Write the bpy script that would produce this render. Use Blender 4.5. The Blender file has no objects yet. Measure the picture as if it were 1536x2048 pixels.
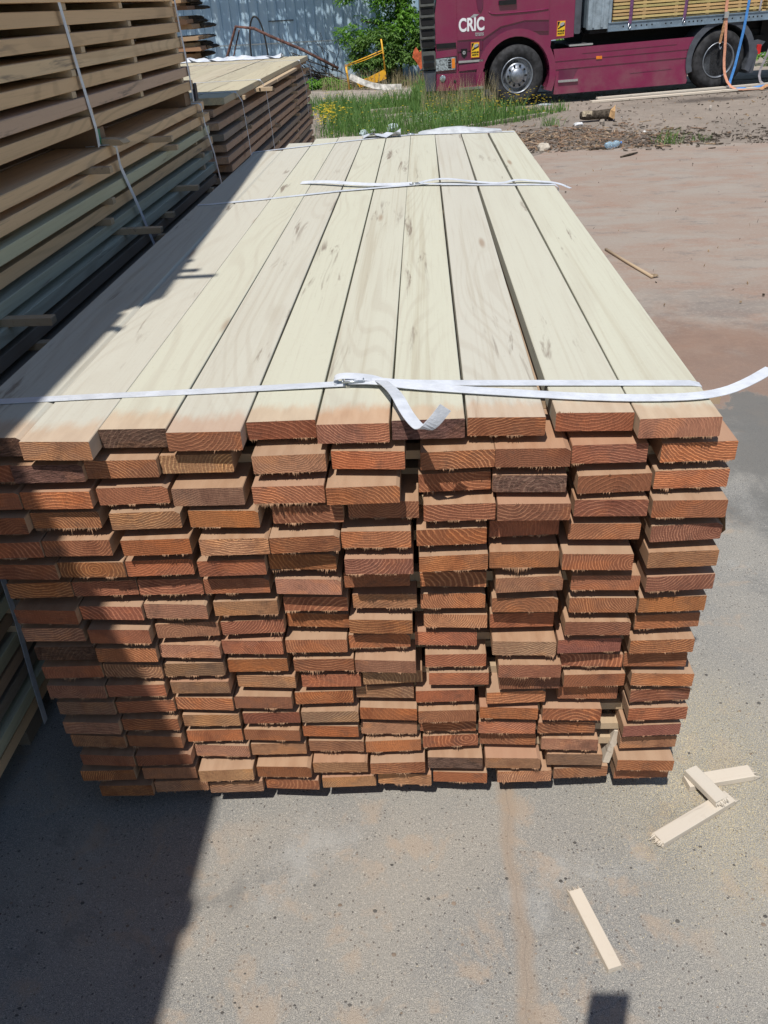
import bpy, math, random
from math import radians, sin, cos, pi
from mathutils import Vector, Matrix, noise

random.seed(11)
S = bpy.context.scene
COL = S.collection

# ------------------------------------------------------------------ camera
cam = bpy.data.cameras.new("camera"); co = bpy.data.objects.new("camera", cam); COL.objects.link(co)
cam.sensor_fit = 'VERTICAL'; cam.sensor_height = 24.0; cam.lens = 24.0 * 1613.2 / 2048.0
cam.clip_start = 0.05; cam.clip_end = 600
TH, YAW, ROLL = 0.5647230, 0.0695242, -0.0545874
f = Vector((-sin(YAW) * cos(TH), cos(YAW) * cos(TH), -sin(TH)))
r0 = Vector((cos(YAW), sin(YAW), 0)); u0 = r0.cross(f)
r_ = cos(ROLL) * r0 + sin(ROLL) * u0; u_ = -sin(ROLL) * r0 + cos(ROLL) * u0
M = Matrix((r_, u_, -f)).transposed().to_4x4(); M.translation = Vector((0.9695, -1.4383, 1.9112))
co.matrix_world = M
S.camera = co

# ------------------------------------------------------------------ light
LD = Vector((0.167, 0.48, -1.0)).normalized()          # direction the sunlight travels
toward = -LD
elev = math.asin(toward.z)
az = math.atan2(toward.x, toward.y)                     # clockwise from +Y
w = bpy.data.worlds.new("World"); S.world = w; w.use_nodes = True
nt = w.node_tree; bg = nt.nodes["Background"]
sky = nt.nodes.new("ShaderNodeTexSky"); sky.sky_type = 'NISHITA'; sky.sun_disc = False
sky.sun_elevation = elev; sky.sun_rotation = az; sky.air_density = 1.2; sky.dust_density = 0.4; sky.ozone_density = 1.6
nt.links.new(sky.outputs[0], bg.inputs[0]); bg.inputs[1].default_value = 0.068
sl = bpy.data.lights.new("sun", 'SUN'); sl.energy = 3.8; sl.angle = radians(0.53); sl.color = (1.0, 0.94, 0.85)
so = bpy.data.objects.new("sun", sl); COL.objects.link(so)
so.rotation_euler = LD.to_track_quat('-Z', 'Y').to_euler(); so.location = (0, 0, 20)
S.view_settings.view_transform = 'Standard'; S.view_settings.look = 'None'
S.view_settings.gamma = 1.0; S.view_settings.exposure = 0.32; S.view_settings.use_curve_mapping = False
S.cycles.use_denoising = True
S.cycles.max_bounces = 6
S.cycles.transparent_max_bounces = 6

# ------------------------------------------------------------------ materials
class N:
    """small helper round a node tree"""
    def __init__(s, name, rough=0.8, spec=0.3):
        s.m = bpy.data.materials.new(name); s.m.use_nodes = True
        s.t = s.m.node_tree; s.b = s.t.nodes["Principled BSDF"]
        s.b.inputs["Roughness"].default_value = rough
        s.b.inputs["Specular IOR Level"].default_value = spec
    def n(s, typ, **k):
        n = s.t.nodes.new(typ)
        for a, v in k.items(): setattr(n, a, v)
        return n
    def put(s, sock, v):
        if hasattr(v, "is_output"): s.t.links.new(v, sock)
        elif isinstance(v, (tuple, list)) and len(v) == 3 and sock.type == 'RGBA': sock.default_value = (*v, 1)
        else: sock.default_value = v
    def math(s, op, a, b=0.0, c=None, clamp=False):
        n = s.n("ShaderNodeMath", operation=op, use_clamp=clamp); s.put(n.inputs[0], a); s.put(n.inputs[1], b)
        if c is not None: s.put(n.inputs[2], c)
        return n.outputs[0]
    def vmath(s, op, a, b):
        n = s.n("ShaderNodeVectorMath", operation=op); s.put(n.inputs[0], a)
        s.put(n.inputs[3] if op == 'SCALE' else n.inputs[1], b)
        return n.outputs[0]
    def mix(s, fac, a, b, mode='MIX'):
        n = s.n("ShaderNodeMix", data_type='RGBA', blend_type=mode); s.put(n.inputs[0], fac)
        s.put(n.inputs[6], a); s.put(n.inputs[7], b); return n.outputs[2]
    def noise(s, vec, scale, detail=4.0, rough=0.55, dist=0.0):
        n = s.n("ShaderNodeTexNoise"); s.put(n.inputs["Vector"], vec); s.put(n.inputs["Scale"], scale)
        s.put(n.inputs["Detail"], detail); s.put(n.inputs["Roughness"], rough); s.put(n.inputs["Distortion"], dist)
        return n.outputs[0]
    def vor(s, vec, scale, feature='F1', out=0):
        n = s.n("ShaderNodeTexVoronoi", feature=feature); s.put(n.inputs["Vector"], vec); s.put(n.inputs["Scale"], scale)
        return n.outputs[out]
    def rng(s, v, a, b, c=0.0, d=1.0, smooth=True):
        n = s.n("ShaderNodeMapRange", interpolation_type='SMOOTHSTEP' if smooth else 'LINEAR')
        s.put(n.inputs[0], v); s.put(n.inputs[1], a); s.put(n.inputs[2], b); s.put(n.inputs[3], c); s.put(n.inputs[4], d)
        return n.outputs[0]
    def scl(s, vec, x, y, z):
        n = s.n("ShaderNodeVectorMath", operation='MULTIPLY'); s.put(n.inputs[0], vec); n.inputs[1].default_value = (x, y, z)
        return n.outputs[0]
    def obj(s): return s.n("ShaderNodeTexCoord").outputs["Object"]
    def info(s): return s.n("ShaderNodeObjectInfo")
    def sep(s, v):
        n = s.n("ShaderNodeSeparateXYZ"); s.put(n.inputs[0], v); return n.outputs
    def comb(s, x, y, z):
        n = s.n("ShaderNodeCombineXYZ"); s.put(n.inputs[0], x); s.put(n.inputs[1], y); s.put(n.inputs[2], z); return n.outputs[0]
    def color(s, c): s.put(s.b.inputs["Base Color"], c)
    def bump(s, h, strength=0.3, dist=0.002):
        n = s.n("ShaderNodeBump"); n.inputs["Strength"].default_value = strength; n.inputs["Distance"].default_value = dist
        s.put(n.inputs["Height"], h); s.t.links.new(n.outputs[0], s.b.inputs["Normal"])

def randvec(M_):
    """object coordinates shifted by the object's own random number, so no two boards share a grain"""
    i = M_.info(); r = M_.math('MULTIPLY', i.outputs["Random"], 37.0)
    off = M_.comb(r, M_.math('MULTIPLY', i.outputs["Random"], 91.0), r)
    return M_.vmath('ADD', M_.obj(), off), i

def frac(M_, v, k):
    return M_.math('FRACT', M_.math('MULTIPLY', v, k))

def mat_side(name, pale_a, pale_b, tan, tan_len=0.10, streak=(0.40, 0.33, 0.26), use_obj=False, amt=0.5):
    m = N(name, 0.72, 0.25)
    v, i = randvec(m)
    y = m.sep(m.obj())[1]
    rnd = i.outputs["Random"]
    base = m.mix(m.rng(frac(m, rnd, 7.3), 0.2, 0.8), pale_a, pale_b)
    if use_obj: base = m.mix(1.0, base, i.outputs["Color"], 'MULTIPLY')
    # soft long-wave tint along the board
    g0 = m.noise(m.scl(v, 9, 0.7, 9), 1.0, 3)
    base = m.mix(m.rng(g0, 0.45, 0.75, 0, 0.25), base, m.mix(0.5, base, streak))
    # cathedral grain: rings cut at a shallow angle
    d = m.noise(m.scl(v, 2.6, 0.42, 2.6), 1.0, 2, 0.45, 0.2)
    xx = m.sep(v)[0]
    band = m.math('SINE', m.math('ADD', m.math('MULTIPLY', d, 150.0), m.math('MULTIPLY', xx, 150.0)))
    base = m.mix(m.math('MULTIPLY', m.rng(band, 0.2, 1.0), m.rng(m.noise(m.scl(v, 5, 0.5, 5), 1.0, 1), 0.42, 0.66, 0.0, 0.24 * amt)), base, streak)
    # fine fibre
    fn = m.noise(m.scl(v, 160, 3.0, 160), 1.0, 4, 0.6)
    base = m.mix(m.rng(fn, 0.5, 0.78, 0, 0.30 * amt), base, streak)
    # dark mineral streaks and blotches
    bl = m.noise(m.scl(v, 26, 2.4, 26), 1.0, 4, 0.65, 0.6)
    gate = m.rng(m.noise(m.scl(v, 5.0, 1.0, 5.0), 1.0, 1), 0.50, 0.62)
    base = m.mix(m.math('MULTIPLY', m.rng(bl, 0.56, 0.70), m.math('MULTIPLY', gate, 0.85)), base, (0.20, 0.16, 0.13))
    lw = m.noise(m.scl(v, 34, 0.55, 34), 1.0, 5, 0.6, 0.4)
    base = m.mix(m.math('MULTIPLY', m.rng(lw, 0.52, 0.66), m.math('MULTIPLY', m.rng(frac(m, rnd, 41.7), 0.2, 0.9), 0.42)), base, m.mix(1.0, base, (0.72, 0.64, 0.56), 'MULTIPLY'))
    sf = m.noise(v, 75, 6, 0.75)
    base = m.mix(m.rng(sf, 0.56, 0.72, 0, 0.30), base, m.mix(1.0, base, (0.70, 0.66, 0.60), 'MULTIPLY'))
    kn = m.vor(m.scl(v, 7.0, 1.1, 7.0), 1.0)
    base = m.mix(m.rng(kn, 0.03, 0.10, 0.6, 0.0), base, (0.25, 0.15, 0.09))
    if tan is not None:
        edge = m.math('ADD', y, m.math('MULTIPLY', m.math('SUBTRACT', m.noise(m.scl(v, 26, 6, 26), 1.0, 5, .65), 0.5), 0.13))
        tl = m.math('ADD', tan_len, m.math('MULTIPLY', frac(m, rnd, 13.7), 0.02))
        t = m.math('MULTIPLY', m.rng(edge, m.math('MULTIPLY', tl, 0.45), tl, 1.0, 0.0), m.rng(frac(m, rnd, 23.1), 0.0, 1.0, 0.6, 1.0))
        tc = m.mix(m.rng(m.noise(m.scl(v, 40, 8, 40), 1.0, 3), 0.3, 0.75, 0, 0.7), tan, (tan[0] * 0.72, tan[1] * 0.62, tan[2] * 0.55))
        tc = m.mix(m.rng(frac(m, rnd, 5.1), 0.55, 1.0, 0, 0.6), tc, (0.40, 0.20, 0.13))
        base = m.mix(t, base, tc)
    m.color(base)
    m.bump(m.math('ADD', fn, m.noise(v, 60, 3)), 0.25, 0.0012)
    return m.m

def mat_end(name, ringc=2.35, gap=0.0078, sawn=0.8):
    m = N(name, 0.85, 0.15)
    o = m.obj(); i = m.info(); rnd = i.outputs["Random"]; al = i.outputs["Alpha"]
    c = m.sep(o)
    v, _ = randvec(m)
    cx = m.math('MULTIPLY', m.math('SUBTRACT', frac(m, rnd, 17.0), 0.5), 0.20)
    cz = m.math('SUBTRACT', m.math('MULTIPLY', frac(m, rnd, 29.0), 0.34), 0.15)
    wob = m.math('MULTIPLY', m.math('SUBTRACT', m.noise(v, 22, 4), 0.5), 0.022)
    dx = m.math('SUBTRACT', c[0], cx); dz = m.math('SUBTRACT', c[2], cz)
    dist = m.math('ADD', m.math('SQRT', m.math('ADD', m.math('MULTIPLY', dx, dx), m.math('MULTIPLY', m.math('MULTIPLY', dz, dz), 1.4))), wob)
    ph = m.math('MULTIPLY', dist, m.math('MULTIPLY', 2 * pi / gap, m.math('ADD', 0.62, m.math('MULTIPLY', frac(m, rnd, 53.0), 0.95))))
    ring = m.rng(m.math('SINE', ph), 0.15, 1.0)
    base = i.outputs["Color"]
    light = m.mix(1.0, base, (ringc * .95, ringc * 1.10, ringc * 1.05), 'MULTIPLY')
    rk = m.math('MULTIPLY', m.rng(frac(m, rnd, 71.0), 0.05, 0.9, 0.25, 1.0), m.rng(m.noise(v, 16, 3), 0.32, 0.6, 0.25, 1.0))
    col = m.mix(m.math('MULTIPLY', m.math('MULTIPLY', ring, rk), m.math('SUBTRACT', 1.0, m.math('MULTIPLY', al, 0.6))), base, light)
    dirt = m.noise(m.scl(v, 20, 20, 26), 1.0, 6, 0.75)
    col = m.mix(m.rng(dirt, 0.52, 0.68, 0, 0.55), col, m.mix(0.5, m.mix(1.0, col, (0.6, 0.6, 0.6), 'MULTIPLY'), (0.12, 0.085, 0.07)))
    # heart / sapwood zones
    z = m.rng(m.noise(m.scl(v, 9, 9, 14), 1.0, 2), 0.52, 0.60)
    col = m.mix(m.math('MULTIPLY', z, 0.38), col, m.mix(1.0, col, (1.45, 1.25, 0.95), 'MULTIPLY'))
    z2 = m.rng(m.noise(m.scl(v, 14, 9, 10), 1.0, 4, 0.6), 0.5, 0.75)
    col = m.mix(m.math('MULTIPLY', z2, 0.55), col, m.mix(1.0, col, (0.50, 0.42, 0.45), 'MULTIPLY'))
    # saw marks and torn fibre
    sm = m.noise(m.scl(v, 500, 80, 60), 1.0, 3, 0.7)
    sm2 = m.noise(m.scl(v, 120, 120, 420), 1.0, 3, 0.7)
    saw = m.mix(m.math('GREATER_THAN', frac(m, rnd, 3.3), 0.5), sm, sm2)
    col = m.mix(m.rng(saw, 0.45, 0.8, 0, sawn * 0.6), col, m.mix(1.0, col, (1.7, 1.6, 1.5), 'MULTIPLY'))
    col = m.mix(m.rng(saw, 0.25, 0.48, 0.5, 0.0), col, m.mix(1.0, col, (0.5, 0.45, 0.45), 'MULTIPLY'))
    # weather cracks along the rings for old ends
    ck = m.noise(m.scl(v, 40, 40, 150), 1.0, 5, 0.75, 1.2)
    crack = m.math('MULTIPLY', m.rng(ck, 0.40, 0.50, 1.0, 0.0), m.math('GREATER_THAN', al, 0.5))
    # Alpha: 1 = weathered, 0.3 = fresh
    col = m.mix(m.math('MULTIPLY', crack, 0.5), col, (0.03, 0.02, 0.018))
    m.color(col)
    h = m.math('ADD', m.math('ADD', saw, m.math('MULTIPLY', ring, 0.35)), m.math('MULTIPLY', crack, -2.5))
    m.bump(h, 0.6, 0.0025)
    return m.m

def mat_plain(name, c, rough=0.7, spec=0.3, metal=0.0, var=0.15, scale=12.0, bump=0.0, objc=False):
    m = N(name, rough, spec); m.b.inputs["Metallic"].default_value = metal
    v, i = randvec(m)
    n = m.noise(v, scale, 5, 0.6)
    base = i.outputs["Color"] if objc else (*c, 1)
    dark = m.mix(1.0, base, (1 - var * 2, 1 - var * 2, 1 - var * 2), 'MULTIPLY')
    lite = m.mix(1.0, base, (1 + var, 1 + var, 1 + var), 'MULTIPLY')
    m.color(m.mix(m.rng(n, 0.3, 0.7), dark, lite))
    if bump: m.bump(m.noise(v, scale * 3, 5, 0.65), bump, 0.01)
    return m.m

MAT = {}
MAT['side'] = mat_side("sawn_board_faces", (0.535, 0.535, 0.445), (0.515, 0.505, 0.445), (0.53, 0.37, 0.25), 0.088, amt=0.85, streak=(0.36, 0.31, 0.25))
MAT['side2'] = mat_side("sawn_board_faces_lower", (0.39, 0.29, 0.21), (0.34, 0.255, 0.19), (0.42, 0.27, 0.175), 0.22)
MAT['end'] = mat_end("sawn_end_grain")
MAT['fibre'] = mat_plain("torn_wood_fibre", (0.42, 0.25, 0.155), 0.9, 0.1, var=0.25, scale=60)
MAT['pile'] = mat_side("planed_pile_faces", (0.95, 0.95, 0.95), (0.80, 0.80, 0.80), None, use_obj=True, streak=(0.20, 0.14, 0.09), amt=1.0)
MAT['pile_end'] = mat_end("pile_end_grain", 1.3)
MAT['lath'] = mat_side("pale_lath", (0.52, 0.40, 0.27), (0.42, 0.32, 0.22), None, streak=(0.22, 0.15, 0.10))
MAT['offcut'] = mat_side("pale_offcut", (0.60, 0.54, 0.46), (0.54, 0.50, 0.44), None, streak=(0.42, 0.32, 0.24))
MAT['film'] = mat_plain('thin_grey_film', (0.55, 0.58, 0.62), .4, .4, var=.1, scale=20)
MAT['strap'] = mat_plain("white_woven_strap", (0.62, 0.66, 0.74), 0.34, 0.5, var=0.07, scale=22, bump=0.25)
MAT['steel'] = mat_plain("galvanised_steel", (0.45, 0.50, 0.55), 0.35, 0.5, 0.85, 0.1, 20)

# ------------------------------------------------------------------ mesh building
class MB:
    def __init__(s): s.v = []; s.f = []; s.mi = []; s.sm = []
    def add(s, vs, fs, mi=0, smooth=False):
        b = len(s.v); s.v += [tuple(p) for p in vs]
        for q in fs:
            s.f.append([b + k for k in q]); s.mi.append(mi); s.sm.append(smooth)
    def box(s, x0, x1, y0, y1, z0, z1, mi=0, mat=None, ch=0.0):
        if ch > 0:
            prof = [(x0 + ch, z0), (x1 - ch, z0), (x1, z0 + ch), (x1, z1 - ch), (x1 - ch, z1), (x0 + ch, z1), (x0, z1 - ch), (x0, z0 + ch)]
            vs = [Vector((x, y, z)) for y in (y0, y1) for x, z in prof]
            fs = [list(range(8)), list(range(15, 7, -1))] + [[k, 8 + k, 8 + (k + 1) % 8, (k + 1) % 8] for k in range(8)]
        else:
            vs = [Vector((x, y, z)) for z in (z0, z1) for y in (y0, y1) for x in (x0, x1)]
            fs = [(0, 2, 3, 1), (4, 5, 7, 6), (0, 1, 5, 4), (2, 6, 7, 3), (0, 4, 6, 2), (1, 3, 7, 5)]
        if mat is not None: vs = [mat @ p for p in vs]
        s.add(vs, fs, mi)
    def tube(s, pts, r, n=8, mi=0, cap=True):
        pts = [Vector(p) for p in pts]; rs = r if isinstance(r, (list, tuple)) else [r] * len(pts)
        vs = []; up = Vector((0, 0, 1))
        for i, p in enumerate(pts):
            t = (pts[min(i + 1, len(pts) - 1)] - pts[max(i - 1, 0)]).normalized()
            a = t.cross(up)
            if a.length < 1e-3: a = t.cross(Vector((1, 0, 0)))
            a.normalize(); b = t.cross(a)
            for k in range(n):
                an = 2 * pi * k / n; vs.append(p + (a * cos(an) + b * sin(an)) * rs[i])
        fs = [[i * n + k, i * n + (k + 1) % n, (i + 1) * n + (k + 1) % n, (i + 1) * n + k] for i in range(len(pts) - 1) for k in range(n)]
        if cap: fs += [list(range(n - 1, -1, -1)), list(range((len(pts) - 1) * n, len(pts) * n))]
        s.add(vs, fs, mi, True)
    def ribbon(s, pts, wd, width, th=0.0012, mi=0):
        """flat band along pts; wd = width direction (one, or one per point)"""
        pts = [Vector(p) for p in pts]
        W = [Vector(x).normalized() for x in wd] if isinstance(wd, list) else [Vector(wd).normalized()] * len(pts)
        vs = []
        for i, p in enumerate(pts):
            t = (pts[min(i + 1, len(pts) - 1)] - pts[max(i - 1, 0)]).normalized()
            wv = (W[i] - t * W[i].dot(t)).normalized(); nn = t.cross(wv).normalized()
            ws = width[i] if isinstance(width, list) else width
            for a, b in ((-1, -1), (1, -1), (1, 1), (-1, 1)):
                vs.append(p + wv * ws / 2 * a + nn * th / 2 * b)
        fs = [[i * 4 + k, i * 4 + (k + 1) % 4, (i + 1) * 4 + (k + 1) % 4, (i + 1) * 4 + k] for i in range(len(pts) - 1) for k in range(4)]
        n = len(pts) - 1
        fs += [[3, 2, 1, 0], [n * 4, n * 4 + 1, n * 4 + 2, n * 4 + 3]]
        s.add(vs, fs, mi)
    def prism(s, prof, y0, y1, mi=0, mat=None):
        """profile in XZ pushed along Y"""
        n = len(prof)
        vs = [Vector((x, y, z)) for y in (y0, y1) for x, z in prof]
        if mat is not None: vs = [mat @ p for p in vs]
        s.add(vs, [list(range(n)), list(range(2 * n - 1, n - 1, -1))] + [[k, n + k, n + (k + 1) % n, (k + 1) % n] for k in range(n)], mi)
    def disc(s, c, prof, n=40, mi=0):
        """lathe round the Y axis through c; prof = [(radius, y)]"""
        c = Vector(c); vs = []
        for r, y in prof:
            for k in range(n):
                a = 2 * pi * k / n; vs.append(c + Vector((r * cos(a), y, r * sin(a))))
        fs = [[i * n + k, i * n + (k + 1) % n, (i + 1) * n + (k + 1) % n, (i + 1) * n + k] for i in range(len(prof) - 1) for k in range(n)]
        s.add(vs, fs, mi, True)
        for i, rev in ((0, False), (len(prof) - 1, True)):
            if prof[i][0] > 1e-4:
                q = list(range(i * n, i * n + n)); b = len(s.v) - len(vs)
                s.f.append([b + k for k in (q if not rev else q[::-1])]); s.mi.append(mi); s.sm.append(False)
    def build(s, name, mats, parent=None, loc=None, rot=None, fixn=True):
        me = bpy.data.meshes.new(name); me.from_pydata(s.v, [], s.f)
        for m in (mats if isinstance(mats, (list, tuple)) else [mats]): me.materials.append(m)
        me.polygons.foreach_set("material_index", s.mi); me.polygons.foreach_set("use_smooth", s.sm); me.update()
        if fixn:
            import bmesh
            bm = bmesh.new(); bm.from_mesh(me); bmesh.ops.recalc_face_normals(bm, faces=bm.faces); bm.to_mesh(me); bm.free()
        o = bpy.data.objects.new(name, me); COL.objects.link(o)
        if parent: o.parent = parent
        if loc is not None: o.location = loc
        if rot is not None: o.rotation_euler = rot
        return o

def tag(o, label=None, cat=None, group=None, kind=None):
    if label: o["label"] = label
    if cat: o["category"] = cat
    if group: o["group"] = group
    if kind: o["kind"] = kind
    return o

def empty(name, loc=(0, 0, 0), rot=(0, 0, 0)):
    o = bpy.data.objects.new(name, None); COL.objects.link(o); o.location = loc; o.rotation_euler = rot
    o.empty_display_size = 0.2
    return o

ORD = ["first", "second", "third", "fourth", "fifth", "sixth", "seventh", "eighth", "ninth", "tenth", "eleventh", "twelfth",
       "thirteenth", "fourteenth", "fifteenth", "sixteenth", "seventeenth", "eighteenth", "nineteenth", "twentieth", "21st", "22nd"]

# ------------------------------------------------------------------ ground
def ground_mat():
    m = N("yard_dirt", 0.95, 0.1); o = m.obj(); c = m.sep(o)
    a = m.noise(o, 0.55, 6, 0.6); b = m.noise(o, 5.0, 8, 0.7); g = m.noise(o, 45, 5, 0.7)
    col = m.mix(m.rng(a, 0.35, 0.65), (0.27, 0.235, 0.205), (0.335, 0.285, 0.245))
    col = m.mix(m.rng(b, 0.45, 0.8, 0, 0.65), col, (0.43, 0.37, 0.32))
    col = m.mix(m.rng(b, 0.25, 0.42, 0.6, 0), col, (0.12, 0.10, 0.09))
    col = m.mix(m.rng(g, 0.55, 0.75, 0, 0.5), col, (0.42, 0.37, 0.32))
    # oily wet mark between the log and the truck
    dx = m.math('MULTIPLY', m.math('SUBTRACT', c[0], 6.15), 0.75); dy = m.math('MULTIPLY', m.math('SUBTRACT', c[1], 15.1), 2.0)
    dd = m.math('SQRT', m.math('ADD', m.math('MULTIPLY', dx, dx), m.math('MULTIPLY', dy, dy)))
    dd = m.math('ADD', dd, m.math('MULTIPLY', m.noise(o, 2.5, 5), 0.9))
    col = m.mix(m.rng(dd, 0.75, 1.25, 0.75, 0.0), col, (0.075, 0.065, 0.06))
    m.color(col); m.bump(m.math('ADD', m.noise(o, 3.5, 8, 0.7), m.math('MULTIPLY', g, 0.3)), 0.9, 0.09)
    return m.m
def concrete_mat():
    m = N("yard_concrete", 0.85, 0.25); o = m.obj(); c = m.sep(o)
    a = m.noise(o, 1.6, 6, 0.62); b = m.noise(o, 7.0, 6, 0.65, 0.4); fine = m.noise(o, 420, 3, 0.7); g = m.noise(o, 130, 4, 0.7)
    col = m.mix(m.rng(a, 0.35, 0.68), (0.195, 0.198, 0.198), (0.270, 0.258, 0.236))
    col = m.mix(m.rng(fine, 0.50, 0.64, 0, 0.85), col, (0.47, 0.45, 0.41))
    col = m.mix(m.rng(fine, 0.34, 0.47, 0.85, 0), col, (0.06, 0.06, 0.06))
    col = m.mix(m.rng(g, 0.50, 0.62, 0, 0.6), col, (0.38, 0.36, 0.32))
    # exposed dark and light pebbles
    sv = m.vmath('ADD', o, m.vmath('SCALE', m.n("ShaderNodeTexNoise").outputs[1], 0.004))
    p1 = m.n("ShaderNodeTexVoronoi"); m.put(p1.inputs["Vector"], sv); p1.inputs["Scale"].default_value = 88
    pr = m.sep(p1.outputs["Color"])
    spot = m.math('MULTIPLY', m.rng(p1.outputs[0], 0.16, 0.30, 1, 0), m.math('GREATER_THAN', pr[0], 0.74))
    pc = m.mix(pr[1], (0.045, 0.045, 0.05), (0.12, 0.095, 0.08))
    col = m.mix(m.math('MULTIPLY', spot, 0.75), col, pc)
    p2 = m.n("ShaderNodeTexVoronoi"); m.put(p2.inputs["Vector"], m.vmath('ADD', o, (3.3, 1.1, 0))); p2.inputs["Scale"].default_value = 140
    pr2 = m.sep(p2.outputs["Color"])
    spot2 = m.math('MULTIPLY', m.rng(p2.outputs[0], 0.14, 0.26, 1, 0), m.math('GREATER_THAN', pr2[0], 0.72))
    col = m.mix(m.math('MULTIPLY', spot2, 0.7), col, m.mix(pr2[1], (0.62, 0.60, 0.56), (0.48, 0.43, 0.36)))
    # trodden sawdust / earth patches
    dust = m.math('MULTIPLY', m.rng(b, 0.53, 0.64), m.rng(m.noise(o, 1.1, 2), 0.38, 0.58))
    col = m.mix(m.math('MULTIPLY', dust, 0.5), col, m.mix(m.rng(fine, 0.3, 0.7), (0.33, 0.255, 0.19), (0.43, 0.34, 0.26)))
    col = m.mix(m.rng(m.noise(o, 2.3, 7, .7), .56, .70, 0, .35), col, (0.40, 0.41, 0.41))
    col = m.mix(m.rng(m.noise(m.vmath('ADD', o, (9, 4, 0)), 3.1, 7, .75), .55, .68, 0, .5), col, (0.15, 0.15, 0.145))
    # long band of earth along the joint at x=1.18 and in front
    jn = m.math('ABSOLUTE', m.math('SUBTRACT', m.math('SUBTRACT', c[0], 1.17), m.math('MULTIPLY', m.math('SUBTRACT', m.noise(o, 4, 3), 0.5), 0.09)))
    col = m.mix(m.math('MULTIPLY', m.rng(jn, 0.005, 0.035, 0.6, 0), m.rng(c[1], 0.4, 0.8, 1, 0)), col, (0.31, 0.24, 0.18))
    col = m.mix(m.math('MULTIPLY', m.rng(jn, 0.0005, 0.002, 0.25, 0), m.rng(c[1], 0.0, 0.4, 1, 0)), col, (0.14, 0.12, 0.11))
    # reddish earth spread over the slab away from the pile
    yy = m.math('ADD', c[1], m.math('MULTIPLY', m.math('SUBTRACT', m.noise(o, 0.8, 4), 0.5), 2.4))
    far = m.rng(yy, 2.1, 3.3)
    st = m.noise(m.scl(o, 0.9, 1.4, 1), 1.3, 8, 0.66, 0.5)
    red = m.mix(m.rng(st, 0.40, 0.60), (0.30, 0.235, 0.195), (0.31, 0.27, 0.235))
    red = m.mix(m.rng(m.noise(m.scl(o, 0.8, 1.5, 1), 2.1, 7, 0.65), 0.48, 0.66, 0, 0.65), red, (0.295, 0.195, 0.15))
    red = m.mix(m.rng(m.noise(m.scl(o, 0.8, 1.6, 1), 3.1, 8, 0.75), 0.53, 0.66, 0, 0.8), red, (0.20, 0.175, 0.16))
    red = m.mix(m.rng(m.noise(m.scl(o, 0.9, 1.9, 1), 1.7, 8, 0.72), 0.54, 0.66, 0, 0.25), red, (0.36, 0.32, 0.28))
    near = m.math('MULTIPLY', m.rng(yy, 2.1, 2.6), m.rng(yy, 3.4, 4.8, 1, 0))
    red = m.mix(m.math('MULTIPLY', near, m.rng(m.noise(m.scl(o, 2.2, 3.0, 1), 1.0, 7, .72), .42, .6, .1, .85)), red, (0.20, 0.175, 0.16))
    red = m.mix(m.rng(m.noise(o, 38, 6, .8), 0.48, 0.68, 0, 0.5), red, (0.40, 0.345, 0.30))
    col = m.mix(far, col, red)
    # brown clay rim and dark damp bay right of the pile's near end
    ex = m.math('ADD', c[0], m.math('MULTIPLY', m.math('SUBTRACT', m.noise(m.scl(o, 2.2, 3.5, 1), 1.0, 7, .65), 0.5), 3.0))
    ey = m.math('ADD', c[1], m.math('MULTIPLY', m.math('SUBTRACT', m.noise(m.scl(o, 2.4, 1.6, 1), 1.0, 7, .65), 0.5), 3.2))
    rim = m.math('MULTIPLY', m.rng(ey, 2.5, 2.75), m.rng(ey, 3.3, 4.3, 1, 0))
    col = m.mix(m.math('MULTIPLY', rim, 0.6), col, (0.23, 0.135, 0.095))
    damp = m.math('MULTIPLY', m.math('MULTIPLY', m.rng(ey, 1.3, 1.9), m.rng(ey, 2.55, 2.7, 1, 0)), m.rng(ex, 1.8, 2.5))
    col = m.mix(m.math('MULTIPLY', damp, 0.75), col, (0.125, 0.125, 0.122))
    # yellow sawdust specks by the front right corner
    sx = m.math('SUBTRACT', c[0], 1.72); sy = m.math('SUBTRACT', c[1], 0.16)
    sd = m.math('SQRT', m.math('ADD', m.math('MULTIPLY', sx, sx), m.math('MULTIPLY', m.math('MULTIPLY', sy, sy), 0.6)))
    sdn = m.math('MULTIPLY', m.rng(sd, 0.10, 0.48, 1, 0), m.rng(m.noise(o, 330, 2, 0.8), 0.52, 0.60))
    col = m.mix(m.math('MULTIPLY', sdn, 0.75), col, (0.62, 0.52, 0.30))
    m.color(col)
    h = m.math('SUBTRACT', m.math('ADD', m.math('MULTIPLY', fine, 0.5), g), m.math('MULTIPLY', spot, 0.4))
    m.bump(h, 0.45, 0.003)
    return m.m

gm = MB(); n = 60
gv = []
def sst(v, a, b):
    t = min(1, max(0, (v - a) / (b - a))); return t * t * (3 - 2 * t)
def gz(x, y):
    """height of the dirt: the truck stands on slightly higher ground than the slab"""
    return sst(y, 11.2, 15.4) * (.078 + .0159 * min(6.0, max(-1.5, (x - 2.7)))) + (sst(y, 11.3, 12.5) * .018 * noise.noise(Vector((x * 1.7, y * 1.7, 0))) if y < 40 else 0)
def on(x, y):
    """slide a point read off the flat slab along its sight line onto the raised dirt"""
    cx, cy, cz = 0.9695, -1.4383, 1.9112; t = 1.0
    for _ in range(8): t = (cz - gz(cx + (x - cx) * t, cy + (y - cy) * t)) / cz
    X, Y = cx + (x - cx) * t, cy + (y - cy) * t; return X, Y, gz(X, Y)
GX = [-300, -150, -60, -30, -18] + [-12 + .3 * i for i in range(95)] + [18, 24, 35, 60, 150, 300]
GY = [-60, -20, 0, 8] + [10 + .25 * i for i in range(62)] + [26, 30, 40, 80, 160, 300, 500]
for y in GY:
    for x in GX: gv.append((x, y, gz(x, y) - 0.006))
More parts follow.
